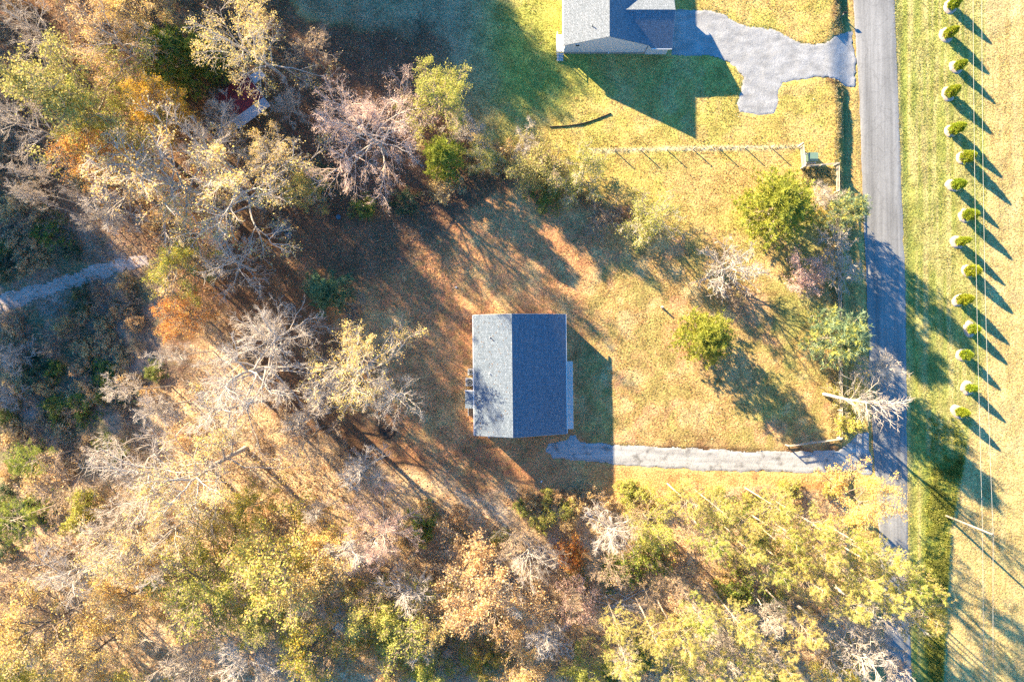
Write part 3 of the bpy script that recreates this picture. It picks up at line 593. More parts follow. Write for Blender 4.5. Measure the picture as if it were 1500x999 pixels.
# ------------------------------------------------------------------ the low house in the clearing
def window_part(parent, x, y, z, w, h, axis, sgn):
    """window proud of a wall: axis 'x' = wall faces +-x"""
    m = MB(); g = MB(); t = .05
    if axis == 'x':
        x0, x1 = sorted((x, x+sgn*.05)); m.box(x0, x1, y-w/2, y-w/2+t, z, z+h).box(x0, x1, y+w/2-t, y+w/2, z, z+h).box(x0, x1, y-w/2+t, y+w/2-t, z, z+t).box(x0, x1, y-w/2+t, y+w/2-t, z+h-t, z+h).box(x0, x1, y-w/2+t, y+w/2-t, z+h/2-t/2, z+h/2+t/2)
        a0, a1 = sorted((x+sgn*.004, x+sgn*.02)); g.box(a0, a1, y-w/2+t, y+w/2-t, z+t, z+h-t)
    else:
        y0, y1 = sorted((y, y+sgn*.05)); m.box(x-w/2, x-w/2+t, y0, y1, z, z+h).box(x+w/2-t, x+w/2, y0, y1, z, z+h).box(x-w/2+t, x+w/2-t, y0, y1, z, z+t).box(x-w/2+t, x+w/2-t, y0, y1, z+h-t, z+h).box(x-w/2+t, x+w/2-t, y0, y1, z+h/2-t/2, z+h/2+t/2)
        a0, a1 = sorted((y+sgn*.004, y+sgn*.02)); g.box(x-w/2+t, x+w/2-t, a0, a1, z+t, z+h-t)
    o = m.build('window', M_WHITE, parent); g.build('pane', M_GLASS, o); return o
def door_part(parent, x, y, z, w, h, axis, sgn, mat):
    m = MB()
    if axis == 'x': x0, x1 = sorted((x, x+sgn*.05)); m.box(x0, x1, y-w/2, y+w/2, z, z+h); k = MB().box(*sorted((x+sgn*.05, x+sgn*.11)), y+w/2-.16, y+w/2-.08, z+1.0, z+1.08)
    else: y0, y1 = sorted((y, y+sgn*.05)); m.box(x-w/2, x+w/2, y0, y1, z, z+h); k = MB().box(x+w/2-.16, x+w/2-.08, *sorted((y+sgn*.05, y+sgn*.11)), z+1.0, z+1.08)
    o = m.build('door', mat, parent); k.build('handle', M_GALV, o); return o

def main_house():
    H = link('house', None, loc=(0, 0, 0), rotz=math.radians(.65), label='plain blue grey roofed house with a concrete walkway strip alone in the clearing', cat='house')
    xl, xr, yN, yS, zE, zR, xp, zp = -4.88, 6.86, 3.33, -11.90, 3.62, 5.88, 4.55, 2.80
    zk = zR - (xp)*(zR-zE)/(-xl)                       # height of the crease where the porch roof starts
    t = .10
    MB().slab((xl, yN, zE), (xl, yS, zE), (0, yS, zR), (0, yN, zR), t).build('roof', M_SHINGLE, H)
    MB().slab((0.003, yN, zR-.002), (0.003, yS, zR-.002), (xp, yS, zk), (xp, yN, zk), t).build('roof', M_SHINGLE, H)
    MB().slab((xp+.004, yN, zk-.002), (xp+.004, yS, zk-.002), (xr, yS, zp), (xr, yN, zp), t).build('porch_roof', M_SHINGLE, H)
    MB().prism([(-.17, zR-.055), (0, zR+.035), (.17, zR-.055), (.15, zR-.075), (0, zR+.0), (-.15, zR-.075)], yS-.015, yN+.015).build('ridge_cap', M_SHINGLE, H)
    MB().box(xl-.11, xl-.003, yS+.02, yN-.02, zE-.16, zE-.03).build('gutter', M_WHITE, H)
    MB().box(xr+.003, xr+.11, yS+.02, yN-.02, zp-.17, zp-.04).build('gutter', M_WHITE, H)
    for yy in (yN+.004, yS-.034):                       # rake boards
        MB().prism([(xl, zE-.22), (xl, zE-.05), (0, zR-.05), (xp, zk-.05), (xr, zp-.05), (xr, zp-.2), (xp, zk-.22), (0, zR-.24)], yy, yy+.03).build('rake_board', M_WHITE, H)
    wl_, wr, wn_, ws = xl+.4, xp-.1, yN-.35, yS+.35
    MB().prism([(wl_, .55), (wr, .55), (wr, zE-.2), (0, zR-.32), (wl_, zE-.2)], ws, wn_).build('wall', M_SIDING, H)
    MB().box(wl_+.03, wr-.03, ws+.03, wn_-.03, -.25, .545).build('foundation', M_BLOCK, H)
    # front porch: slab, posts, door, windows
    MB().box(wr+.01, xr+.15, -12.0+.3, -2.75, .05, .50).build('porch_slab', M_CONC, H)
    MB().box(xr+.16, xr+1.08, -11.62, -2.75, .0, .42).build('walkway', M_WHITE, H, bevel=.02)
    for yy in (-11.3, -8.4, -5.6, -2.95):
        z0 = .503 if yy < 0 else -.05
        MB().box(xr-.28, xr-.14, yy-.07, yy+.07, z0, zp-.12).build('post', M_WHITE, H)
    door_part(H, wr, -6.6, .58, .95, 2.05, 'x', 1, M_RED)
    for yy in (-9.8, -3.8): window_part(H, wr, yy, 1.3, 1.0, 1.4, 'x', 1)
    for yy in (1.6, -1.2, -10.2): window_part(H, wl_, yy, 1.4, .95, 1.2, 'x', -1)
    for xx in (-2.5, 2.2):
        window_part(H, xx, ws, 1.35, .95, 1.3, 'y', -1); window_part(H, xx, wn_, 1.35, .95, 1.3, 'y', 1)
    zo = lambda x: zk-.13-(x-xp)*(zk-zp)/(xr-xp)          # room closed in under the north end of the porch roof
    MB().prism([(wr+.004, .0), (xr-.3, .0), (xr-.3, zo(xr-.3)), (wr+.11, zo(wr+.11)), (wr+.004, zo(wr+.11))], -2.70, wn_-.01).build('side_room', M_SIDING, H)
    window_part(H, xr-.3, .4, 1.0, .95, 1.2, 'x', 1)
    # back stoop with its own little roof and wooden steps
    y0, y1, x0 = P(0, 597, 3)[1], P(0, 572, 3)[1], P(680.5, 0, 3)[0]
    MB().slab((x0, y1, zE-.42), (x0, y0, zE-.42), (xl-.115, y0, zE-.02), (xl-.115, y1, zE-.02), .08).build('stoop_roof', M_SHINGLE, H)
    MB().box(x0-.01, xl-.12, y1+.005, y1+.13, zE-.52, zE-.2).build('fascia', M_WHITE, H)
    for yy in (y0+.12, y1-.12): MB().box(x0+.08, x0+.2, yy-.06, yy+.06, -.1, zE-.49).build('post', M_WHITE, H)
    MB().box(x0+.1, wl_-.01, y0+.1, y1-.1, .4, .55).build('stoop_deck', M_DECK, H)
    ya, yb = y0-.05, y0-1.18
    for k in range(6): MB().box(-5.75, -4.55, yb+(ya-yb)*k/6+.008, yb+(ya-yb)*(k+1)/6-.008, .42, .47).build('plank', M_DECK, H)
    MB().box(-5.83, -5.76, yb, ya, .0, 1.35).build('railing', M_WHITE, H); MB().box(-5.75, -4.55, yb-.07, yb-.005, -.05, .46).build('riser', M_DECK, H)
    door_part(H, wl_, (y0+y1)/2, .58, .9, 2.0, 'x', -1, M_WHITE)
    # roof vents, satellite of small things
    for (vx, vy, hh) in ((P(718, 494, 5)[0], P(0, 494, 5)[1], .5), (P(716.5, 547, 5)[0], P(0, 547, 5)[1], .28)):
        zz = zR + vx*(zR-zE)/(-xl); MB().tube([(vx, vy, zz-.05), (vx, vy, zz+hh)], .055, 10).build('vent_pipe', M_DARK if hh > .4 else M_WHITE, H)
        MB().tube([(vx, vy, zz-.06), (vx, vy, zz+.09)], [.15, .07], 10).build('vent_boot', M_GALV, H)
    MB().box(P(778, 0, 1)[0]-.16, P(778, 0, 1)[0]+.16, ws-.16, ws-.005, .9, 1.12).build('dryer_vent', M_WHITE, H)
    return H
main_house()

def ac_unit(px, py, w, h, label):
    x, y = P(px, py, h); o = link('air_conditioner', None, loc=(x, y, 0), label=label, cat='air conditioner')
    MB().box(-w/2-.08, w/2+.08, -w/2-.08, w/2+.08, -.06, .07).build('pad', M_CONC, o)
    MB().box(-w/2, w/2, -w/2, w/2, .073, h-.06).build('casing', M_METALW, o, bevel=.03)
    m = MB()
    for k in range(24):
        a = k*math.pi/12; m.tube([(.1*math.cos(a), .1*math.sin(a), h+.03), (w*.42*math.cos(a), w*.42*math.sin(a), h-.03)], .006, 4)
    for r in (.2, .3, .42): m.tube([(w*r*math.cos(k*math.pi/10), w*r*math.sin(k*math.pi/10), h+.028-.13*r) for k in range(21)], .008, 4)
    m.build('grille', M_GALV, o)
    f = MB(); 
    for k in range(4):
        a = k*math.pi/2+.3; f.add([(0, 0, h-.07), (w*.4*math.cos(a), w*.4*math.sin(a), h-.10), (w*.4*math.cos(a+.7), w*.4*math.sin(a+.7), h-.05)], [(0, 1, 2)])
    f.build('fan', M_DARK, o); MB().tube([(0, 0, h-.058), (0, 0, h-.052)], w*.45, 18).build('fan_well', M_DARK, o)
    return o
ac_unit(689.5, 545, .72, .85, 'small round-fan air conditioner beside the house wall')
ac_unit(687.5, 560, .95, 1.0, 'larger boxy air conditioner beside the roofed back stoop')

# ------------------------------------------------------------------ the neighbouring house with a cross wing
def neighbour():
    Hh = link('house', None, loc=(12.1, 45, 0), label='house with pale gable wall and cross wing beside the wide gravel parking drive', cat='house')
    ox, oy = 12.1, 45; zE, zR, hw, yS, yN = 2.75, 5.35, 5.56, 37.72-oy, 56-oy; t = .1
    MB().slab((-hw, yN, zE), (-hw, yS, zE), (0, yS, zR), (0, yN, zR), t).build('roof', M_SHINGLE2, Hh)
    MB().slab((.003, yN, zR-.002), (.003, yS, zR-.002), (hw, yS, zE), (hw, yN, zE), t).build('roof', M_SHINGLE2, Hh)
    MB().prism([(-.17, zR-.055), (0, zR+.035), (.17, zR-.055), (.15, zR-.075), (0, zR), (-.15, zR-.075)], yS-.012, yN).build('ridge_cap', M_SHINGLE2, Hh)
    MB().box(-hw-.11, -hw-.003, yS+.02, yN, zE-.16, zE-.03).build('gutter', M_WHITE, Hh)
    MB().prism([(-hw, zE-.2), (-hw, zE-.045), (0, zR-.045), (hw, zE-.045), (hw, zE-.2), (0, zR-.2)], yS+.01, yS+.04).build('rake_board', M_WHITE, Hh)
    wy = yS+.12
    MB().prism([(-hw+.25, .5), (hw-.25, .5), (hw-.25, zE-.05), (0, zR-.17), (-hw+.25, zE-.05)], wy, yN-.3).build('wall', M_SIDING, Hh)
    MB().box(-hw+.23, hw-.23, wy-.02, yN-.28, -.3, .497).build('foundation', M_BLOCK, Hh)
    for sx in (-hw+.25,): MB().box(sx-.02, sx+.12, wy-.025, wy-.003, .5, zE-.08).build('corner_board', M_WHITE, Hh)
    # wing
    ws, we, wr, wn_, wzE, wzR = 37.45-oy, 20.5-ox, 41.5-oy, 45.55-oy, 2.58, 4.40
    sl = (zR-zE)/hw; xs_ = lambda z: (zR-z)/sl      # where the main slope has height z
    pr, pe = xs_(wzR), xs_(wzE)
    MB().slab((pe-.2, ws, wzE), (we, ws, wzE), (we, wr, wzR), (pr-.25, wr, wzR), t).build('wing_roof', M_SHINGLE2, Hh)
    MB().slab((we, wn_, wzE), (pe-.2, wn_, wzE), (pr-.25, wr+.003, wzR-.002), (we, wr+.003, wzR-.002), t).build('wing_roof', M_SHINGLE2, Hh)
    MB().prismx([(wr-.17, wzR-.05), (wr, wzR+.035), (wr+.17, wzR-.05), (wr+.15, wzR-.07), (wr, wzR), (wr-.15, wzR-.07)], pr, we+.012).build('ridge_cap', M_SHINGLE2, Hh)
    MB().box(pe-.15, we-.01, ws-.11, ws-.003, wzE-.15, wzE-.03).build('gutter', M_WHITE, Hh)
    MB().prismx([(ws, wzE-.2), (ws, wzE-.045), (wr, wzR-.045), (wn_, wzE-.045), (wn_, wzE-.2), (wr, wzR-.2)], we+.004, we+.034).build('rake_board', M_WHITE, Hh)
    MB().prismx([(ws+.28, .05), (wn_-.3, .05), (wn_-.3, wzE-.03), (wr, wzR-.15), (ws+.28, wzE-.03)], hw-.2, we-.3).build('wing_wall', M_SIDING, Hh)
    MB().box(we-.42, we-.275, ws+.25, ws+.277, .05, wzE-.1).build('corner_board', M_WHITE, Hh)
    # garage door facing the drive, attic vent and landing
    gd = link('garage_door', MB().box(we-.297, we-.25, wr-2.4, wr+2.4, .06, 2.15).mesh('garage_door', M_WHITE), Hh)
    for k in range(4): MB().box(we-.247, we-.225, wr-2.36, wr+2.36, .1+k*.51, .57+k*.51).build('panel', M_WHITE, gd)
    vx, vz = P(846.5, 0, 2.9)[0]-ox, 2.35
    v = MB().box(vx-.30, vx+.30, wy-.05, wy-.003, vz, vz+.5).build('attic_vent', M_WHITE, Hh); MB().box(vx-.23, vx+.23, wy-.07, wy-.052, vz+.06, vz+.44).build('louvre', M_DARK, v)
    xx = P(815, 0, 1)[0]-ox
    dk = MB().box(xx, -hw+.22, P(0, 76, .9)[1]-oy, P(0, 51, .9)[1]-oy, .78, .9).build('landing', M_WHITE, Hh)
    for yy in np.linspace(P(0, 76, .9)[1]-oy+.06, P(0, 51, .9)[1]-oy-.06, 5): MB().box(xx+.02, xx+.1, yy-.04, yy+.04, -.1, 1.75).build('railing_post', M_WHITE, dk)
    MB().box(xx+.02, xx+.1, P(0, 76, .9)[1]-oy, P(0, 51, .9)[1]-oy, 1.753, 1.83).build('handrail', M_WHITE, dk)
    for k in range(3): MB().box(xx+.12, -hw+.2, P(0, 76, .9)[1]-oy-.3*(k+1), P(0, 76, .9)[1]-oy-.3*k-.004, .0, .62-.2*k).build('step', M_CONC, Hh)
    for (vx, vy) in ((P(868, 0, 4.6)[0]-ox, P(0, 38, 4.6)[1]-oy),):
        zz = zR-abs(vx)*sl; MB().tube([(vx, vy, zz-.05), (vx, vy, zz+.45)], .055, 10).build('vent_pipe', M_DARK, Hh)
    MB().tube([(P(894, 0)[0]-ox-.3, wy-.1, .3), (P(894, 0)[0]-ox-.3, wy-.1, .55)], .09, 8).build('hose_reel', M_WHITE, Hh)
    for yy in (-2.5, 3.5): window_part(Hh, -hw+.25, yy, 1.2, 1.0, 1.3, 'x', -1)
neighbour()

# ------------------------------------------------------------------ the red shed under the trees
def shed():
    cx, cy = P(349, 141, 2.4); o = link('shed', None, loc=(cx, cy, 0), rotz=math.radians(36), label='small shed with dark red metal roof and pale lean-to under the trees', cat='shed')
    # local x runs along the ridge
    L, w = 2.55, 1.9; zE, zR = 2.2, 3.0
    MB().box(-L+.2, L-.2, -w+.2, w-.2, -.2, zE-.02).build('wall', M_METALW, o)
    MB().prismx([(-w+.2, zE-.017), (w-.2, zE-.017), (0, zR-.13)], -L+.2, L-.2).build('gable', M_METALW, o)
    for s in (1, -1):
        for k in range(6):                              # roofing sheets
            x0, x1 = -L+k*2*L/6+.006, -L+(k+1)*2*L/6-.006; dz = .012*(k % 2)
            a = [(x0, -s*w, zE+dz), (x1, -s*w, zE+dz), (x1, -s*.004, zR+dz), (x0, -s*.004, zR+dz)]
            (MB().slab(*a, .03) if s == 1 else MB().slab(a[1], a[0], a[3], a[2], .03)).build('roof_sheet', M_RED, o)
    MB().prismx([(-.14, zR-.0), (0, zR+.06), (.14, zR-.0), (0, zR+.03)], -L-.02, L+.02).build('ridge_cap', M_RED, o)
    MB().prismx([(-w, zE-.06), (-w, zE+.05), (0, zR+.05), (w, zE+.05), (w, zE-.06), (0, zR-.06)], L+.006, L+.05).build('rake_board', M_WHITE, o)
    MB().slab((-L, -w-1.25, zE-.42), (L+.02, -w-1.25, zE-.42), (L+.02, -w-.02, zE-.03), (-L, -w-.02, zE-.03), .03).build('lean_to_roof', M_GALV, o)
    for x in (-L+.15, 0, L-.15): MB().box(x-.05, x+.05, -w-1.15, -w-1.05, -.2, zE-.45).build('post', M_FENCE, o)
    MB().slab((L+.08, .35, zE-.35), (L+1.75, .35, zE-.45), (L+1.75, 1.55, zE-.45), (L+.08, 1.55, zE-.35), .03).build('canopy', M_GALV, o)
    for y in (.45, 1.45): MB().box(L+1.6, L+1.7, y-.05, y+.05, -.2, zE-.48).build('post', M_FENCE, o)
    door_part(o, L-.2, .9, .0, .9, 1.9, 'x', 1, M_DECK)
shed()

# ------------------------------------------------------------------ fences, transformer, poles and wires
def fence(pts, n_bays, rails, label, h=1.25, rail_w=.13, post=.065, wires=0, group=None):
    o = link('fence', None, loc=(*P(*pts[0]), 0), label=label, cat='fence', group=group); b = Vector(o.location)
    nodes = []
    for i in range(len(pts)-1):
        for k in range(n_bays[i]):
            t = k/n_bays[i]; nodes.append((pts[i][0]+(pts[i+1][0]-pts[i][0])*t, pts[i][1]+(pts[i+1][1]-pts[i][1])*t))
    nodes.append(pts[-1]); W = []
    for q in nodes: x, y = P(*q); W.append(Vector((x, y, hz(*q))) - b)
    for p in W:
        hh = h + R.uniform(.0, .12); MB().box(p.x-post, p.x+post, p.y-post, p.y+post, p.z-.3, p.z+hh).build('post', M_FENCE, o)
    for a, c in zip(W[:-1], W[1:]):
        d = (c-a); n = Vector((-d.y, d.x, 0)).normalized(); u = d.normalized()
        for zr in rails:
            j = R.uniform(-.03, .03); p, q = a+u*.0+n*(post+.022)+Vector((0, 0, zr+j)), c+n*(post+.022)+Vector((0, 0, zr+j)); s = Vector((0, 0, rail_w/2)); m = n*.02
            MB().add([p-m-s, p+m-s, p+m+s, p-m+s, q-m-s, q+m-s, q+m+s, q-m+s], [(0,1,2,3),(7,6,5,4),(0,4,5,1),(1,5,6,2),(2,6,7,3),(3,7,4,0)]).build('rail', M_FENCE, o)
        for k in range(wires): z = Vector((0, 0, .25+k*.28)); MB().tube([a+z-n*(post+.01), c+z-n*(post+.01)], .004, 4).build('wire', M_WIRE, o)
    return o
fence([(862,222),(1168,216)], [8], [], 'post and wire fence with dry grass at its foot between the two lawns', h=1.12, wires=3, post=.05)
fence([(1170,214),(1173,247)], [1], [.3,.65,1.0,1.3], 'short close-railed fence panel beside the green box', h=1.4, rail_w=.15)
fence([(1174,247),(1221,243)], [2], [.35,.75,1.15], 'two-bay rail fence below the green box, tall weeds at its foot')
fence([(1222,243),(1225,440),(1227,640)], [5,5], [.4,.8,1.2], 'long weathered rail fence along the road verge', h=1.35)
fence([(1226,641),(1150,651)], [2], [.35,.8,1.15], 'short angled rail fence beside the narrow gravel driveway')

def transformer():
    x, y = P(1189, 231, .5); o = link('transformer_box', None, loc=(x, y, 0), label='sage green pad-mounted transformer box beside the fence corner', cat='transformer')
    MB().box(-.72, .72, -.7, .7, -.1, .1).build('pad', M_CONC, o); MB().box(-.6, .6, -.5, .5, .103, .85).build('cabinet', M_GREENBOX, o, bevel=.02)
    MB().prismx([(-.58, .853), (.55, .853), (.55, .95), (-.3, 1.02), (-.58, .9)], -.64, .64).build('lid', M_GREENBOX, o)
    for s in (-1, 1): MB().box(s*.3-.28, s*.3+.28, -.53, -.503, .15, .82).build('door', M_GREENBOX, o)
transformer()

POLES = [P(1390, 757), (56.4, 64.0), (59.6, -108.0)]
def pole(i, x, y):
    z0 = hz(x/S+750, 499.5-y/S)
    o = link('utility_pole', None, loc=(x, y, z0), label=['weathered wooden utility pole rising from weeds at the hay field edge', 'wooden utility pole far up the road beyond the arborvitae row', 'wooden utility pole down the road beyond the pine wood'][i], cat='utility pole')
    MB().tube([(0, 0, -.6), (0, 0, 4), (0, 0, 9.0)], [.15, .125, .10], 12).build('shaft', M_POLE, o, smooth=True)
    MB().tube([(.10, 0, 8.6), (.26, 0, 8.72)], .035, 8).build('insulator', M_METALW, o); MB().tube([(.10, 0, 6.9), (.22, 0, 6.95)], .03, 8).build('bracket', M_GALV, o)
    return Vector((x, y, z0))
PB = [pole(i, *p) for i, p in enumerate(POLES)]
def cable(dx, z, sag, label):
    pts = []
    for a, c in ((PB[1], PB[0]), (PB[0], PB[2])):
        n = 28
        for k in range(n+1):
            t = k/n; q = a.lerp(c, t); pts.append(Vector((q.x+dx, q.y, q.z+z-sag*4*t*(1-t))))
    MB().tube(pts, .015, 5).build('power_cable', M_CABLE, label=label, cat='cable', group='cables strung along the road')
cable(.28, 8.74, .9, 'upper bare power cable tied at the pole top'); cable(.24, 6.95, .55, 'lower service cable slung below the pole top')

def small_things():
    pts = [P(805+90*t, 186-20*t+6*math.sin(t*3.1)*(1 if t > 0 else 0), .05) for t in np.linspace(0, 1, 14)]
    o = MB(); o.tube([(x, y, .07) for x, y in pts], .085, 8); o.build('drain_pipe', M_DARK, smooth=True, label='curved black plastic drain pipe lying on the lawn', cat='pipe')
    x, y = P(969.5, 450); MB().tube([(x, y, -.2), (x-.03, y, .45), (x-.06, y+.02, .72)], [.17, .14, .13], 9).build('tree_stump', M_SNAG, label='short pale stump standing alone in the front yard', cat='stump')
    x, y = P(1188, 463); MB().tube([(x, y, -.2), (x+.05, y, .6)], [.13, .1], 8).build('tree_stump', M_BARKPALE, label='thin grey stump in the yard close to the long rail fence', cat='stump')
    x, y = P(1237, 20); mb = link('mailbox', None, loc=(x, y, hz(1237, 20)), label='small mailbox on a post in the verge by the gravel parking drive', cat='mailbox')
    MB().box(-.05, .05, -.05, .05, -.3, 1.0).build('post', M_FENCE, mb)
    a = [(-.09+.18*0, 1.003)] ; poly = [(-.1, 1.003), (.1, 1.003), (.1, 1.14)]+[(.1*math.cos(k*math.pi/6), 1.14+.1*math.sin(k*math.pi/6)) for k in range(1, 6)]+[(-.1, 1.14)]
    MB().prismx(poly, -.24, .24).build('box', M_DARK, mb)
    x, y = P(497, 319); lid = link('bin', None, loc=(x, y, 0), label='small blue lidded bin on leaf litter near the thicket', cat='bin')
    MB().tube([(0, 0, -.03), (0, 0, .5)], [.22, .29], 14).build('tub', M_TARP, lid); MB().tube([(0, 0, .503), (0, 0, .55), (0, 0, .58)], [.32, .32, .2], 14).build('lid', M_TARP, lid)
    # grey rocks beside the big oak
    for k, (px, py, r) in enumerate(((416,332,.9),(405,340,.65),(423,344,.5),(399,328,.55))):
        rng = np.random.default_rng(200+k); m = MB(); n = 10; mm = 6; vv = []
        for i in range(mm):
            for j in range(n):
                th = math.pi*(i+.5)/mm; ph = 2*math.pi*j/n; q = 1+.16*rng.normal(); vv.append((r*q*math.sin(th)*math.cos(ph), r*.85*q*math.sin(th)*math.sin(ph), r*.62*q*math.cos(th)))
        fs = [(i*n+j, (i+1)*n+j, (i+1)*n+(j+1) % n, i*n+(j+1) % n) for i in range(mm-1) for j in range(n)]+[tuple(range(n-1, -1, -1)), tuple((mm-1)*n+j for j in range(n))]
        m.add(vv, fs); x, y = P(px, py); m.build('boulder', M_ROCK, loc=(x, y, r*.3), label='rough grey boulder in the heap beside the spreading oak', cat='boulder', group='boulders in a heap by the oak')
    # old logs in the southern wood
    def log(a, b, r, lab, mat=M_BARK, g=None, z=.12):
        (x0, y0), (x1, y1) = P(*a), P(*b); n = 6; q = []
        for i in range(n): t = i/(n-1); q.append((x0+(x1-x0)*t+R.uniform(-.1, .1), y0+(y1-y0)*t+R.uniform(-.1, .1), z+r+R.uniform(-.02, .05)))
        MB().tube(q, [r*(1-.07*i) for i in range(n)], 8).build('fallen_log', mat, smooth=True, label=lab, cat='log', group=g)
    for k in range(6): log((788+R.uniform(-4, 4), 880+k*3.2), (822+R.uniform(-4, 4), 883+k*2.6), .13, 'dark log in the small cut pile inside the wood', M_BARK, 'logs in the cut pile', z=.02+.12*(k % 2))
    for k in range(9): log((868+R.uniform(-8, 30), 862+R.uniform(0, 30)), (935+R.uniform(-30, 20), 852+R.uniform(0, 46)), R.uniform(.06, .11), 'grey pole lying in the windfall heap', M_BARKPALE, 'poles in the windfall heap', z=.05+.1*(k % 3))
    # dark root hole / leaf heap west of the house
    x, y = P(567, 633); rng = np.random.default_rng(8); n = 22; vv = []
    for rr, zz in ((1.25, .0), (1.0, .30), (.62, .16), (.25, -.02)):
        for j in range(n): a = 2*math.pi*j/n; q = 1+.14*math.sin(3*a+1)+.08*rng.normal(); vv.append((rr*q*math.cos(a), rr*.72*q*math.sin(a), zz*(1+.25*rng.normal())))
    fs = [(i*n+j, i*n+(j+1) % n, (i+1)*n+(j+1) % n, (i+1)*n+j) for i in range(3) for j in range(n)]+[tuple(3*n+j for j in range(n))]
    MB().add(vv, fs).build('fire_pit', noisy('charred_earth', (.06,.045,.035), (.13,.085,.055), 3, .95, .03, 9), smooth=True, loc=(x, y, .02), label='low dark mound ring of charred earth among leaf litter', cat='fire pit')
    # pale bits on the ground
    for k, (px, py) in enumerate(((668,421),(793,705),(716,640))):
        x, y = P(px, py); MB().box(-.13, .13, -.09, .09, .0, .07).build('scrap', M_WHITE, loc=(x, y, .03), rotz=k*1.1, label=['white scrap lying on the bare clay behind the house', 'white scrap in the house shade beside the wood edge', 'white scrap on the dirt at the house corner'][k], cat='scrap')
small_things()

# ------------------------------------------------------------------ the row of arborvitae with mulch rings
ARB = [(1392,10),(1386,52),(1400,99),(1389,138),(1393,192),(1410,232),(1397,272),(1414,316),(1402,355),(1418,397),(1405,440),(1420,482),(1410,520),(1417,568),(1403,603)]
def mulch_mesh(seed):
    rng = np.random.default_rng(seed); n = 26; vv = []; prof = ((1.0, -.03), (.93, .06), (.6, .10), (.2, .13))
    wob = 1+.06*np.sin(np.arange(n)*2*math.pi/n*2+seed)+.045*rng.normal(size=n)
    for rr, zz in prof:
        for j in range(n): a = 2*math.pi*j/n; vv.append((.95*rr*wob[j]*math.cos(a), .95*rr*wob[j]*math.sin(a), zz+.015*rng.normal()))
    fs = [(i*n+j, i*n+(j+1) % n, (i+1)*n+(j+1) % n, (i+1)*n+j) for i in range(3) for j in range(n)]+[tuple(3*n+j for j in range(n))]
    return MB().add(vv, fs).mesh('mulch_ring', M_MULCH, smooth=True)
MUL = [mulch_mesh(k) for k in range(3)]
for k, (px, py) in enumerate(ARB):
    x, y = P(px, py, -.8); z = hz(px, py)
    o = link('mulch_ring', MUL[k % 3], loc=(x, y, z+.03), rotz=k*1.3, label='round bed of pale mulch under a columnar arborvitae', cat='mulch', group='mulch beds of the arborvitae row'); o.scale = (R.uniform(.82, 1.2), R.uniform(.82, 1.2), 1)
    t = plant('arb%d' % (k % 3), 'arborvitae', 0, 0, None, None, 'bright green cone-shaped arborvitae standing on a pale mulch ring', 'shrub', 'row of arborvitae along the hay field', base=True)
    t.location = (x, y, z+.05); s = [1.0,.98,.95,.92,1.08,1.15,1.0,1.1,1.02,1.12,1.06,1.0,.95,.9,.92][k]; t.scale = (s*R.uniform(.86, 1.2), s*R.uniform(.86, 1.2), s*R.uniform(.88, 1.1)); t.rotation_euler = (R.uniform(-.06, .06), R.uniform(-.06, .06), R.random()*6)

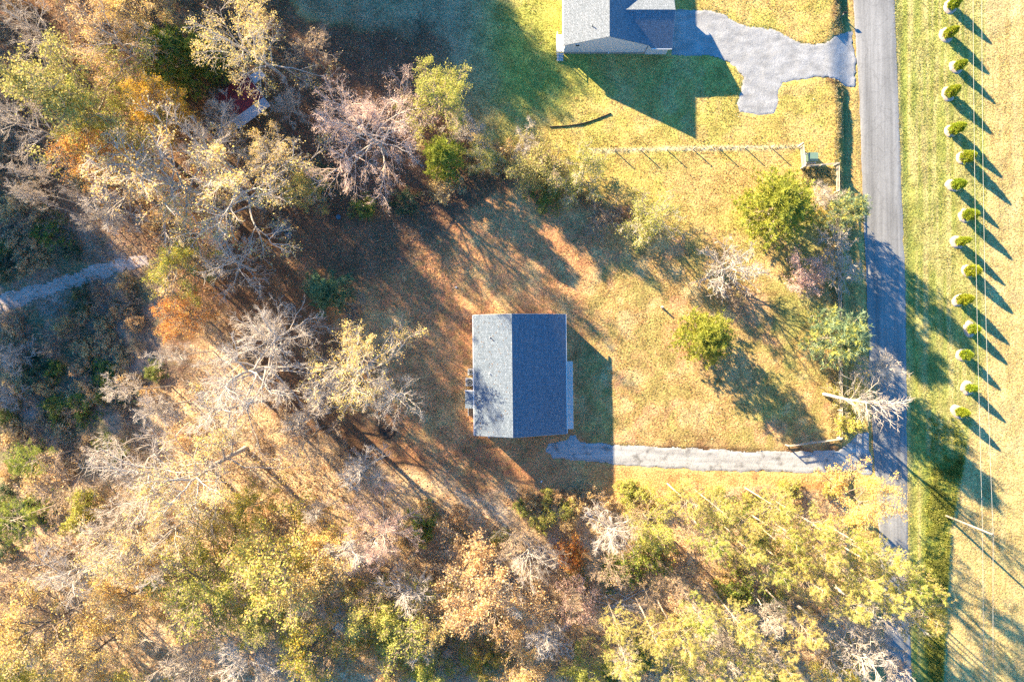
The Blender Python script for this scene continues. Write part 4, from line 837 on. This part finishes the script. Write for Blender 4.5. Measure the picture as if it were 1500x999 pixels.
# ------------------------------------------------------------------ trees that can be told apart
T = [
 # north-west wood
 ('smallbare1','bare_tree',318,165,32,7,'small bare tree brushing the red shed roof'),
 ('olive0','poplar_tree',105,135,88,21,'big olive green poplar with bushy clumped crown at the dark draw'),
 ('lime0','poplar_tree',150,165,48,17,'smaller yellow-green poplar crowding the big olive poplar'),
 ('sparsetan0','oak_tree',165,70,62,17,'tan-leaved oak between the olive poplar and the green cedars'),
 ('tan1','oak_tree',205,25,45,15,'russet-tan oak behind the green cedars'),
 ('brown0','oak_tree',120,20,40,14,'brown twiggy oak with few leaves behind the olive poplar'),
 ('bare0','bare_tree',30,180,60,15,'pale bare tree leaning over the draw beside the olive poplar'),
 ('bare1','bare_tree',60,40,55,15,'grey bare tree behind the olive poplar and the tan oak'),
 ('cedar1','cedar_tree',245,82,44,9,'rounded green cedar, larger of the pair behind the red shed'),
 ('cedar1','cedar_tree',298,78,28,8,'smaller green cedar between its larger twin and the yellow sycamore'),
 ('gold0','maple_tree',228,152,36,15,'golden yellow maple between the big oak and the olive poplar'),
 ('sparse0','sycamore_tree',362,52,74,20,'tall yellow sycamore with bare grey limbs above the red shed'),
 ('brown1','bare_tree',450,70,42,8,'low grey-brown bare tree on the shaded lawn edge beside the yellow sycamore'),
 ('smallbare1','bare_tree',425,150,30,6,'small bare sapling clump beside the red shed canopy'),
 ('sparse1','oak_tree',235,255,112,18,'huge spreading oak with sparse yellow leaves beside the golden maple'),
 ('sparsetan1','oak_tree',335,280,112,18,'wide half-bare oak with pale limbs over the boulder heap'),
 ('bare2','bare_tree',310,225,66,14,'bare pale-limbed tree between the two spreading oaks and the red shed'),
 ('bare3','bare_tree',335,385,56,13,'bare tree with crooked pale limbs beside the leafy dark track'),
 ('sparse2','oak_tree',395,225,48,14,'slight oak with thin yellow leaves beside the red shed lean-to'),
 ('org0','oak_tree',128,238,42,14,'orange-tan oak at the foot of the olive poplar'),
 ('slim0','bare_tree',175,310,40,12,'small bare tree with splayed pale twigs overhanging the draw'),
 ('bushtan','shrub',35,290,30,3,'tan leafy shrub in the shaded draw under slender trunks'),
 ('yelgreen0','maple_tree',262,402,42,12,'yellow-green maple beside the dirt track'),
 ('org0','maple_tree',268,470,34,11,'small orange maple beside the yellow-green maple'),
 ('lime1','maple_tree',445,280,30,8,'small yellow-green maple beside the half-bare oak'),
 ('cedar2','cedar_tree',474,425,30,7,'dark blue-green cedar standing at the clearing corner'),
 ('bushbare','shrub',515,455,28,2.4,'bare grey shrub beside the dark cedar'),
 # centre north thicket
 ('pink0','maple_tree',548,198,90,12.5,'broad rosy-twigged maple with fine pinkish crown'),
 ('lime0','elm_tree',636,140,50,10,'yellow-green elm behind the rosy maple'),
 ('cedar0','cedar_tree',649,228,29,7,'bright green cedar beside the rosy maple'),
 ('paleg1','shrub',705,232,30,4,'pale green straggly shrub beside the bright cedar'),
 ('smallbare1','shrub',680,190,32,5,'bare shrub between the yellow-green elm and bright cedar'),
 ('bushdark','shrub',590,292,24,2.5,'dark green bush under the rosy maple'),
 ('bushdark','shrub',468,252,26,2.2,'dark green low bush beside the small yellow-green maple'),
 ('bushgreen','shrub',533,305,20,2,'mid green bush at the leaf litter edge near the blue bin'),
 ('bushtan','shrub',650,275,28,2,'tan brushy shrub at the clearing edge below the bright cedar'),
 ('bushtan','shrub',735,230,26,2,'tan brushy shrub between the pale shrubs on the lawn edge'),
 ('paleg0','shrub',795,232,48,6.5,'large pale green privet clump on the lawn edge'),
 ('paleg1','shrub',852,258,46,6,'airy pale green privet beside the post and wire fence end'),
 ('smallbare1','shrub',775,215,30,5,'bare twiggy shrub growing through the large privet clump'),
 ('bushgreen','shrub',800,285,26,2.4,'green bush at the foot of the large privet'),
 ('bushbare','shrub',880,320,34,2.2,'bare brush on the red clay below the airy privet'),
 ('paleg1','olive_tree',955,312,46,7,'pale grey-green open-crowned small tree on the front lawn'),
 # front yard
 ('cedar0','cedar_tree',1147,300,50,9,'broad bright green cedar near the rail fence corner'),
 ('smallbare1','shrub',1208,292,30,4,'pale pinkish bare shrub between the broad cedar and the blue-green pine'),
 ('cedar3','pine_tree',1240,310,27,7,'small blue-green pine leaning over the rail fence'),
 ('smallbare0','bare_tree',1225,345,30,5,'low bare tree under the blue-green pine'),
 ('smallpink0','redbud_tree',1185,400,34,4.5,'small pink-leaved redbud by the rail fence'),
 ('smallbare0','bare_tree',1238,400,32,6.5,'pale bare sapling spreading over the rail fence beside the redbud'),
 ('smallbare0','bare_tree',1066,392,48,8,'whitish bare tree alone in the middle of the yard'),
 ('bushbare','shrub',1075,435,28,2,'grey bare shrub at the foot of the whitish bare tree'),
 ('cedar0','cedar_tree',1037,495,38,7.5,'round bright green cedar alone in the front yard'),
 ('cedar3','cedar_tree',1232,495,40,9,'pale grey-green cedar against the rail fence and road'),
 ('paleg1','shrub',1258,585,34,4.5,'yellow-green shrub under the bleached snag'),
 ('bushlime','shrub',1242,620,20,3,'lime green bush at the fence end by the driveway mouth'),
 ('smallbare0','bare_tree',1290,545,38,9,'bare whitish tree reaching over the road beside the pale cedar'),
 # wood south of the driveway
 ('yel0','oak_tree',1264,734,45,15,'golden tan oak overhanging the driveway mouth and the road'),
 ('lime0','poplar_tree',958,772,38,13,'light green poplar at the wood edge facing the driveway'),
 ('slim1','bare_tree',905,780,45,11,'bare tree with curving white limbs beside the light green poplar'),
 ('bare0','bare_tree',775,818,48,13,'bare whitish tree beside the orange shrub'),
 ('bushorg','shrub',834,812,24,3.4,'bright orange-leaved shrub in the wood'),
 ('smallpink0','redbud_tree',846,880,34,6,'dusty pink small tree beside the log pile'),
 ('tan0','oak_tree',716,868,78,16,'full tan oak with rounded crown in the south wood'),
 ('slim2','bare_tree',800,955,42,14,'bare grey tree beyond the log pile'),
 ('smallbare1','bare_tree',672,978,42,9,'spiky bare grey tree below the tan oak'),
 ('olive1','poplar_tree',590,930,62,15,'olive green poplar with orange twigs beyond the south clearing'),
 ('yelgreen0','poplar_tree',470,955,58,15,'bright yellow-green poplar beside the olive poplar of the south wood'),
 ('tan1','oak_tree',645,905,36,13,'yellow-tan oak between the tan oak and the olive poplar'),
 ('lime1','poplar_tree',540,885,44,14,'lime poplar with thin crown behind the litter slope'),
 ('tan1','oak_tree',765,965,42,14,'tan thin-crowned oak beyond the full tan oak'),
 ('lime0','poplar_tree',640,985,40,13,'light lime poplar between the olive poplar and the spiky bare tree'),
 ('tan0','oak_tree',560,985,36,12,'small tan oak behind the olive poplar of the south wood'),
 ('yelgreen0','maple_tree',715,975,30,11,'yellow-green maple below the full tan oak'),
 ('olive1','oak_tree',375,905,42,14,'olive oak squeezed between the yellow-lime poplar and the whitish bare trees'),
 ('tan1','oak_tree',130,960,48,14,'tan oak beside the yellow-tan leafy oak'),
 ('bushgreen','shrub',618,765,26,3,'dark green bush alone on the leaf-strewn slope'),
 ('lime1','poplar_tree',420,830,75,17,'tall pale yellow-lime poplar among bare trees'),
 ('yel0','poplar_tree',470,830,55,16,'pale gold thin-leaved poplar beside the yellow-lime poplar'),
 ('olive1','oak_tree',290,845,72,16,'broad olive green oak in the bare wood'),
 ('yelgreen0','maple_tree',365,750,32,9,'small bright yellow maple between the bare trees'),
 ('yel0','maple_tree',195,875,48,14,'yellow-orange maple beside the broad olive oak'),
 ('sparsetan1','oak_tree',180,800,85,17,'large half-bare oak with long pale limbs beside the yellow-orange maple'),
 ('bare2','bare_tree',110,850,70,17,'bare pale tree at the draw edge with reclining limbs'),
 ('smallbare1','bare_tree',275,970,52,12,'dense whitish bare tree below the broad olive oak'),
 ('slim1','bare_tree',345,965,50,14,'whitish bare tree between the broad olive oak and the bright poplar'),
 ('tan1','oak_tree',65,925,72,16,'yellow-tan leafy oak at the edge of the draw'),
 ('olive1','oak_tree',15,985,55,15,'olive and tan oak behind the yellow-tan oak'),
 ('bare3','bare_tree',225,700,85,18,'wide bare tree bordering the draw with whitish twigs'),
 ('sparse0','oak_tree',300,680,88,19,'yellow-leaved spreading oak among the pale bare trees'),
 ('sparse2','oak_tree',255,770,62,17,'oak with thin orange-yellow leaves under the large half-bare oak'),
 ('bare0','bare_tree',370,545,100,19,'widest bare tree with a dense pale crown beside the small orange maple'),
 ('bare1','bare_tree',335,600,70,18,'bare tree between the widest bare tree and the yellow spreading oak'),
 ('bare2','bare_tree',408,488,64,17,'bare tree with white twigs reaching beside the dark cedar'),
  ('sparse1','oak_tree',515,540,76,18,'yellow-leaved oak with bare grey crown limbs facing the back of the house'),
 ('bare3','bare_tree',575,585,46,17,'grey-limbed bare tree closest to the back stoop'),
 ('brown0','bare_tree',440,640,50,15,'thin brown-twigged tree over bright leaf litter'),
 ('slim2','bare_tree',540,690,38,13,'whitish slender tree on the litter slope west of the house'),
 ('pink0','maple_tree',545,790,62,14,'fine rosy-twigged small maple on the litter slope'),
 ('slim0','bare_tree',505,815,40,15,'slender bare tree with a forked grey trunk on the litter slope'),
 ('slim1','bare_tree',610,870,45,14,'slender bare tree between the tan oak and the olive poplar'),
 ('brown1','bare_tree',560,860,45,13,'brown-twigged tree with a few tan leaves on the litter slope'),
 ('pine3','pine_tree',44,675,24,12,'bright green pine in the dark draw'),
 ('pine3','pine_tree',12,765,34,12,'wide bright green pine at the lower end of the draw'),
 ('bushlime','shrub',125,740,24,4,'lime green bush at the draw edge under bare trees'),
 ('bushlime','shrub',108,765,20,4,'smaller lime green bush beside its larger twin at the draw edge'),
 ('brown0','bare_tree',90,700,52,10,'brown bare tree beside the bright green pine in the draw'),
 ('brown1','bare_tree',40,840,60,12,'brown bare tree below the wide bright green pine'),
 ('smallbare1','shrub',15,520,34,4,'pale bare shrub glowing in the shaded draw'),
 ('smallbare1','shrub',8,580,28,3,'second pale bare shrub further down the shaded draw'),
 ('bushorg','shrub',170,455,12,1.2,'tiny rust-coloured bush in the shaded draw beside the track'),
 ('bare2','bare_tree',1285,905,72,17,'large whitish bare tree at the end of the pine wood by the road'),
 ('slim0','bare_tree',1230,945,52,17,'pale bare tree with long white trunk among the pines'),
 ('slim2','bare_tree',1310,960,45,16,'brushy bare tree behind the large whitish one at the road'),
 ('smallbare1','bare_tree',1060,942,32,14,'bare spray-topped tree with a long white trunk in the pines'),
 ('slim1','bare_tree',1112,955,30,15,'narrow bare tree beside the spray-topped one'),
 ('slim2','bare_tree',1140,910,28,13,'pinkish-grey narrow bare tree deep in the pine wood'),
 ('bushgreen','shrub',950,818,34,3,'dark green thicket bush below the light green poplar'),
 ('bushgreen','shrub',905,835,30,2.6,'dark green thicket bush beside the windfall heap'),
 ('bushgreen','shrub',1080,865,30,4,'vivid green bush in a gap between the pines'),
 ('lime0','poplar_tree',860,985,34,13,'light lime poplar at the far end of the south wood'),
 ('yelgreen0','maple_tree',1230,985,34,12,'yellow-leaved maple under the pale bare trees'),
 ('pine1','pine_tree',1348,900,40,17,'pale gold pine reaching farthest over the weedy strip across the road'),
]
for row in T:
    key, name, px, py, r, h, lab = row
    plant(key, name, px, py, r, h, lab, 'shrub' if name == 'shrub' else 'tree')

# pines of the south wood: alike, only their place tells them apart
PN = [(1010,738,36,14),(1055,748,34,14),(1050,795,36,16),(1095,765,36,15),(1140,745,32,14),(1150,790,36,16),(1195,770,34,16),(1205,815,38,17),(1245,800,36,17),(1255,845,36,18),(1290,815,34,18),(1315,850,36,18),
      (1185,855,36,17),(1240,885,34,18),(1135,840,36,17),(1100,805,32,16),(1085,915,34,17),(1030,905,34,17),(1000,945,38,17),(960,935,36,16),(1100,985,36,17),(1150,975,34,17),(1040,985,34,17),(985,990,32,16),(1185,925,30,17),
      (920,975,34,15),(1170,815,30,16),(905,920,28,14),(1290,870,34,18),(1350,860,34,18)]
for k, (px, py, r, h) in enumerate(PN):
    plant('pine%d' % (k % 3), 'pine_tree', px, py, r*.86, h, 'slender yellow-green pine with long bare trunk '+('in the front rank facing the driveway' if py < 775 else 'at the wood end beside the road' if px > 1235 else 'deep in the pine wood behind the front rank'), 'tree', 'pines of the wood along the driveway')

# leaning bleached snag by the road
def snag():
    x, y = P(1206, 577); rng = np.random.default_rng(77); o = link('dead_tree', None, loc=(x, y, 0), label='bleached white dead tree leaning over the rail fence toward the road', cat='tree')
    d = nrm(np.array([[.34, -.10, 1.0]])); p0 = grow_level(rng, np.array([[0, 0, -.2]]), d, np.array([11.5]), 9, .05, .0); v, f = tubes(p0, np.array([.23]), np.array([.06]), 8); g = Geo(); g.add(v, f, 0, (.5, .5, .5)); link('trunk', g.mesh('trunk', [M_SNAG]), o)
    s1, d1, L1, t1 = spawn(rng, p0, np.array([4.6]), 20, .34, .62, 1.25); p1 = grow_level(rng, s1, d1, L1, 7, .13, .02); v, f = tubes(p1, np.full(20, .075), np.full(20, .018), 5); g = Geo(); g.add(v, f, 0, (.5,.5,.5))
    s2, d2, L2, t2 = spawn(rng, p1, L1, 7, .15, .7, .5); p2 = grow_level(rng, s2, d2, L2, 4, .16, .0); v, f = tubes(p2, np.full(len(s2), .03), np.full(len(s2), .01), 4); g.add(v, f, 0, (.5,.5,.5))
    s3, d3, L3, t3 = spawn(rng, p2, L2, 5, .1, .7, .6); p3 = grow_level(rng, s3, d3, L3, 3, .15, .0); v, f = tubes(p3, np.full(len(s3), .016), np.full(len(s3), .006), 3); g.add(v, f, 0, (.5,.5,.5)); link('crown', g.mesh('crown', [M_SNAG]), o)
snag()

# infill of the woods: look-alike understorey trees
LOOK = dict(slim0='pale grey', slim1='whitish', slim2='silvery', bare1='wide-crowned', brown0='brown-twigged', brown1='tan-flecked', bushtan='tan-leaved', bushlime='lime green', bushorg='rusty orange', bushgreen='mid green', bushbare='leafless grey', bushdark='dark green')
def infill(poly, keys, n, rr, hh, name, label, group, seed, mind=16, cat='tree'):
    rng = random.Random(seed); got = []; a = np.array(poly); tries = 0
    while len(got) < n and tries < n*60:
        tries += 1; px, py = rng.uniform(a[:,0].min(), a[:,0].max()), rng.uniform(a[:,1].min(), a[:,1].max())
        if float(poly_sd(np.array([px]), np.array([py]), poly)[0]) < 0 or float(poly_sd(np.array([px]), np.array([py]), TRACK)[0]) > -16 or any((px-q)**2+(py-w)**2 < mind**2 for q, w in got): continue
        got.append((px, py)); kk = rng.choice(keys); plant(kk, name, px, py, rng.uniform(*rr), rng.uniform(*hh), LOOK[kk]+' '+label, cat, group)
infill([(5,195),(150,300),(190,330),(150,345),(40,320),(0,300)], ['slim0','slim1','slim2'], 7, (12,18), (11,14), 'bare_sapling', 'slender sapling with a long thin trunk in the shaded draw', 'saplings of the shaded draw', 3)
infill([(170,560),(320,440),(480,480),(560,620),(430,700),(330,760),(160,900),(60,930),(120,760)], ['slim0','slim1','slim2','bare1'], 17, (22,34), (12,16), 'bare_tree', 'slim understorey tree in the leafless wood', 'understorey of the leafless wood', 4, 34)
infill([(380,760),(560,740),(760,760),(760,990),(380,990)], ['slim0','slim2','brown1','brown0'], 16, (22,32), (10,14), 'bare_tree', 'slim understorey tree on the litter slope', 'understorey of the litter slope', 5, 36)
infill([(780,740),(900,735),(1220,720),(1300,900),(1300,990),(760,990)], ['slim0','slim1','brown1','brown0'], 18, (18,28), (10,14), 'bare_tree', 'slim understorey tree among the pines', 'understorey of the pine wood', 6, 40)
infill([(760,722),(1240,712),(1235,730),(900,745),(760,750)], ['bushtan','bushlime','bushtan','bushbare'], 26, (12,20), (1.2,2.2), 'shrub', 'low scrubby bush in the wood-edge strip along the driveway', 'bushes of the wood edge', 7, 14, 'shrub')
infill([(640,740),(780,730),(1150,760),(1290,880),(1280,990),(420,990),(480,860)], ['bushtan','bushlime','bushgreen','bushbare','bushtan'], 60, (14,24), (1.4,2.8), 'shrub', 'brushy undergrowth shrub on the south wood floor', 'shrubs of the south wood floor', 8, 20, 'shrub')
infill([(0,300),(200,400),(230,560),(150,690),(0,820)], ['bushtan','bushbare','bushdark','bushbare','bushgreen','bushtan'], 70, (16,30), (1.2,2.4), 'shrub', 'shaded thicket shrub on the floor of the draw', 'thicket shrubs of the draw', 9, 18, 'shrub')
infill([(0,0),(300,0),(300,120),(430,280),(400,420),(200,340),(0,330)], ['bushtan','bushbare','bushbare'], 30, (16,26), (1.4,2.4), 'shrub', 'understorey shrub below the northern oaks', 'shrubs below the northern oaks', 10, 24, 'shrub')
infill([(60,620),(330,450),(470,560),(560,700),(300,800),(60,960)], ['bushbare','bushtan'], 28, (14,22), (1.2,2.2), 'shrub', 'low shrub on bright leaf litter in the leafless wood', 'shrubs of the leafless wood', 11, 24, 'shrub')

# trees beyond the frame whose shadows fall into the picture
OUT = []
rng_o = random.Random(21)
OUT = [(276,-292),(236,-277),(196,-262),(156,-292),(286,-352),(266,-402),(236,-442),(96,-402),(16,-382),(136,-362),(176,-422),(56,-442),(330,-280),(316,-330),(40,-70),(110,-110),(190,-70),(100,-200),(20,-170),(180,-170),(90,-290),(0,-270)]
for gx in range(-330, -110, 74):
    for gy in range(-160, 380, 78): OUT.append((gx+rng_o.uniform(-22, 22), gy+rng_o.uniform(-22, 22)))
for (px, py) in OUT:
    plant(rng_o.choice(['olive1','tan0','sparsetan0','lime0','olive0']), 'forest_tree', px, py, rng_o.uniform(56, 72), rng_o.uniform(18, 21) if px > 0 or px < -200 else rng_o.uniform(14, 17), 'tall leafy tree of the forest beyond the clearing', 'tree', 'forest beyond the clearing', base=True)
for (px, py) in [(431,-145),(461,-150),(421,-180),(391,-120),(331,-150),(271,-170),(371,-190),(441,-110),(471,-190),(491,-160),(350,-100)]:
    plant(rng_o.choice(['olive1','tan0','lime0']), 'forest_tree', px, py, 52, 14, 'tall leafy tree of the forest beyond the clearing', 'tree', 'forest beyond the clearing', base=True)
for (px, py) in [(-30,760),(-110,800),(-100,920)]:
    plant('tan0', 'forest_tree', px, py, 60, 16, 'tall leafy tree of the forest beyond the clearing', 'tree', 'forest beyond the clearing', base=True)
for (px, py) in [(40,1080),(150,1060),(280,1090),(400,1070),(520,1080),(650,1075),(780,1070),(900,1085),(1020,1080),(1140,1075),(1260,1070)]:
    plant(rng_o.choice(['tan1','lime1','bare0','bare2','pine2']), 'forest_tree', px, py, 50, 16, 'tall tree of the south forest beyond the pine wood', 'tree', 'south forest beyond the pine wood')

# ------------------------------------------------------------------ uncountable ground cover
def sample(n, fn, x0, x1, y0, y1, seed):
    rng = np.random.default_rng(seed); out = []
    tot = 0
    while tot < n:
        px = rng.uniform(x0, x1, n*2); py = rng.uniform(y0, y1, n*2); k = rng.random(n*2) < fn(px, py); out.append(np.stack([px[k], py[k]], 1)); tot += k.sum()
        if not k.any(): break
    return np.concatenate(out)[:n], rng
def hard_surface(px, py):
    rl, rr = edge(ROAD_L, py), edge(ROAD_R, py)
    m = (px > rl-2) & (px < rr+2)
    m |= poly_sd(px, py, DRIVE1) > -1; m |= poly_sd(px, py, DRIVE2) > -1
    m |= (px > 692) & (px < 842) & (py > 462) & (py < 642); m |= (px > 825) & (px < 978) & (py < 82)
    return m
def ground_pts(pts, dz=0.0):
    f = S; return np.stack([(pts[:,0]-750)*f, (499.5-pts[:,1])*f, height(pts[:,0], pts[:,1])+dz], -1)

def grass():
    def dens(px, py):
        d = np.maximum(sm(-8, 20, poly_sd(px, py, LAWN_N)), sm(-10, 20, poly_sd(px, py, YARD))*.9)
        d = np.maximum(d, sm(-2, 2, px-edge(ROAD_R, py))*sm(6, -6, px-edge(FIELD_B, py))); d = np.maximum(d, (px > 1242)*(px < 1262)*1.0)
        d = d*(.35+.65*sm(.38, .6, fbm(px, py, 16, 3)))
        return d*(1-hard_surface(px, py))
    pts, rng = sample(52000, dens, 400, 1520, -10, 1010, 31); pos = ground_pts(pts, -.02); c = ground_colour(pts[:,0], pts[:,1])
    v, f, _ = tuft_blades(rng, pos, np.tile([0, 0, 1.], (len(pos), 1)), 4, .13, .06, [(1,1,1)], .55); cc = np.repeat(c*rng.uniform(.85, 1.3, (len(c), 1)), 12, 0)
    link('grass', np_mesh('grass', v, [f], [M_GRASS], cols=cc), label='short tufted lawn grass, green to straw coloured', cat='grass', kind='stuff')
    def d2(px, py): return sm(0, 1, px-edge(FIELD_B, py))*(.3+.7*sm(.4, .7, vnoise(px, py*.04, 3.2, 6)))
    pts, rng = sample(15000, d2, 1380, 1520, -10, 1010, 32); pos = ground_pts(pts, -.02); c = ground_colour(pts[:,0], pts[:,1])
    v, f, _ = tuft_blades(rng, pos, np.tile([0, 0, 1.], (len(pos), 1)), 4, .12, .05, [(1,1,1)], .6); cc = np.repeat(c*rng.uniform(.9, 1.25, (len(c), 1)), 12, 0)
    link('stubble', np_mesh('stubble', v, [f], [M_GRASS], cols=cc), label='pale cut stubble in rows on the hay field', cat='stubble', kind='stuff')
    # tall weeds: strip on the field edge, fence lines and the roadside bank
    def d3(px, py):
        a = sm(1358, 1370, px)*sm(2, -3, px-edge(FIELD_B, py))*sm(600, 740, py)*(.06+.7*sm(.42,.6,fbm(px,py,22,2)))
        a = np.maximum(a, ((px > 862)&(px < 1170)&(np.abs(py-221+(px-862)*.0196) < 2.2))*.08)
        a = np.maximum(a, ((px > 1175)&(px < 1222)&(py > 246)&(py < 268))*.5); a = np.maximum(a, ((px > 1222)&(px < 1238)&(py > -5)&(py < 640))*.45*sm(.3,.6,fbm(px,py,12,1)))
        a = np.maximum(a, ((px > 1216)&(px < 1229)&(py > 420)&(py < 640))*.35)
        return a*(1-hard_surface(px, py))
    pts, rng = sample(9000, d3, 860, 1420, -10, 1010, 33); pos = ground_pts(pts, -.03)
    far = pts[:,0] > 1340; pal = np.array([(.34,.37,.08),(.44,.43,.12),(.26,.30,.06)]); dry = np.array([(.62,.54,.30),(.68,.58,.36),(.48,.42,.18)])
    c = np.where(far[:,None], pal[rng.integers(0,3,len(pts))], dry[rng.integers(0,3,len(pts))])
    nb = 9; L = np.where(far, .45, .24); p = np.repeat(pos, nb, 0)+rng.normal(0, .07, (len(pos)*nb, 3))*np.array([1,1,0]); d = nrm(np.array([0,0,1.])+rng.normal(0, .42, (len(p), 3))); w = nrm(np.cross(d, rng.normal(0,1,(len(p),3)))); l = np.repeat(L, nb)[:,None]*rng.uniform(.5,1.2,(len(p),1))
    v = np.stack([p-w*.035, p+w*.035, p+d*l], 1).reshape(-1,3)
    link('weeds', np_mesh('weeds', v, [np.arange(len(v)).reshape(-1,3)], [M_GRASS], cols=np.repeat(np.repeat(c, nb, 0), 3, 0)), label='tall rough weeds along fences, bank and field edge', cat='weeds', kind='stuff')
grass()

def litter():
    def d(px, py):
        a = np.maximum(sm(-10, 30, poly_sd(px, py, SOUTH)), sm(-20, 30, poly_sd(px, py, LITTER_DARK))); a = np.maximum(a, .55*sm(-20, 20, poly_sd(px, py, CLAY))*sm(800, 620, px))
        a = np.maximum(a, .8*((px < 440) & (py < 480))); a = np.maximum(a, .06*(px < 1240))
        return a*(1-hard_surface(px, py))*(.4+.6*sm(.4,.62,fbm(px,py,24,4)))
    pts, rng = sample(70000, d, -10, 1250, -10, 1010, 41); pos = ground_pts(pts, .05)+rng.uniform(0, .04, (len(pts),1))*np.array([0,0,1])
    v, f, c = leaf_quads(rng, pos, np.full(len(pos), .17), [(.46,.30,.16),(.36,.20,.09),(.28,.14,.06),(.55,.42,.26),(.44,.25,.10)], 2.2, .25, .7)
    link('fallen_leaves', np_mesh('fallen_leaves', v, [f], [M_LEAF], cols=c), label='brown and tan fallen leaves strewn over the wood floor', cat='leaves', kind='stuff')
    rl = np.random.default_rng(50); n = 140; xx = -4.6*rl.random(n)**.7; yy = rl.uniform(-11.6, 3.0, n); zz = 5.88+xx*(5.88-3.62)/4.88+.035
    v, f, c = leaf_quads(rl, np.stack([xx-yy*.0113, yy, zz], -1), np.full(n, .14), [(.34,.2,.1),(.26,.14,.07)], 3.0, .25, .7)
    link('roof_leaves', np_mesh('roof_leaves', v, [f], [M_LEAF], cols=c), label='scattered dead leaves caught on the pale roof slope', cat='leaves', kind='stuff')
    # brambles and brush on the wood floor
    def d2(px, py):
        a = .9*sm(-10, 30, poly_sd(px, py, RAVINE)); a = np.maximum(a, .55*sm(0, 40, poly_sd(px, py, [(760,715),(1250,705),(1300,1010),(560,1010),(480,860)]))); a = np.maximum(a, .35*sm(0,30,poly_sd(px,py,SOUTH))*(px < 480))
        a = np.maximum(a, .5*((px < 420)&(py < 330))); a = np.maximum(a, .8*sm(0,10,poly_sd(px,py,[(420,240),(560,290),(700,250),(760,235),(880,300),(760,280),(690,285),(560,325),(430,300)])))
        return a*sm(.42,.56,fbm(px,py,30,6))*(1-hard_surface(px, py))*(1-sm(-4,2,poly_sd(px,py,TRACK)))
    pts, rng = sample(9000, d2, -10, 1330, -10, 1010, 42); pos = ground_pts(pts)
    dark = sm(-30, 30, poly_sd(pts[:,0], pts[:,1], RAVINE))
    n = 3; base = np.repeat(pos, n, 0); dr = nrm(rng.normal(0,1,(len(base),3))*np.array([1,1,.3])+np.array([0,0,.9])); P3 = grow_level(rng, base, dr, rng.uniform(.5,1.5,len(base)), 4, .25, -.12); v1, f1 = tubes(P3, np.full(len(base), .014), np.full(len(base), .005), 3)
    g = Geo(); g.add(v1, f1, 0, (.3,.3,.3))
    i = rng.integers(0, len(base), 42000); lp = P3[i, rng.integers(1,4,len(i))]+rng.normal(0,.09,(len(i),3)); dk = dark[i//n]
    v, f, c = leaf_quads(rng, lp, np.full(len(i), .15), [(.30,.19,.09),(.22,.24,.06),(.40,.27,.12),(.34,.33,.09),(.26,.14,.06)], .6, .25, .65)
    cd = np.array([(.20,.21,.09),(.38,.27,.18),(.15,.17,.08),(.44,.33,.24)])[rng.integers(0,4,len(i))]; c = np.where(np.repeat(rng.random(len(i)) < dk, 4)[:,None], np.repeat(cd,4,0), c)
    g.add(v, f, 1, c); link('undergrowth', g.mesh('undergrowth', [M_TWIGBROWN, M_LEAF]), label='tangled brambles and low brush on the wood floor', cat='undergrowth', kind='stuff')
litter()
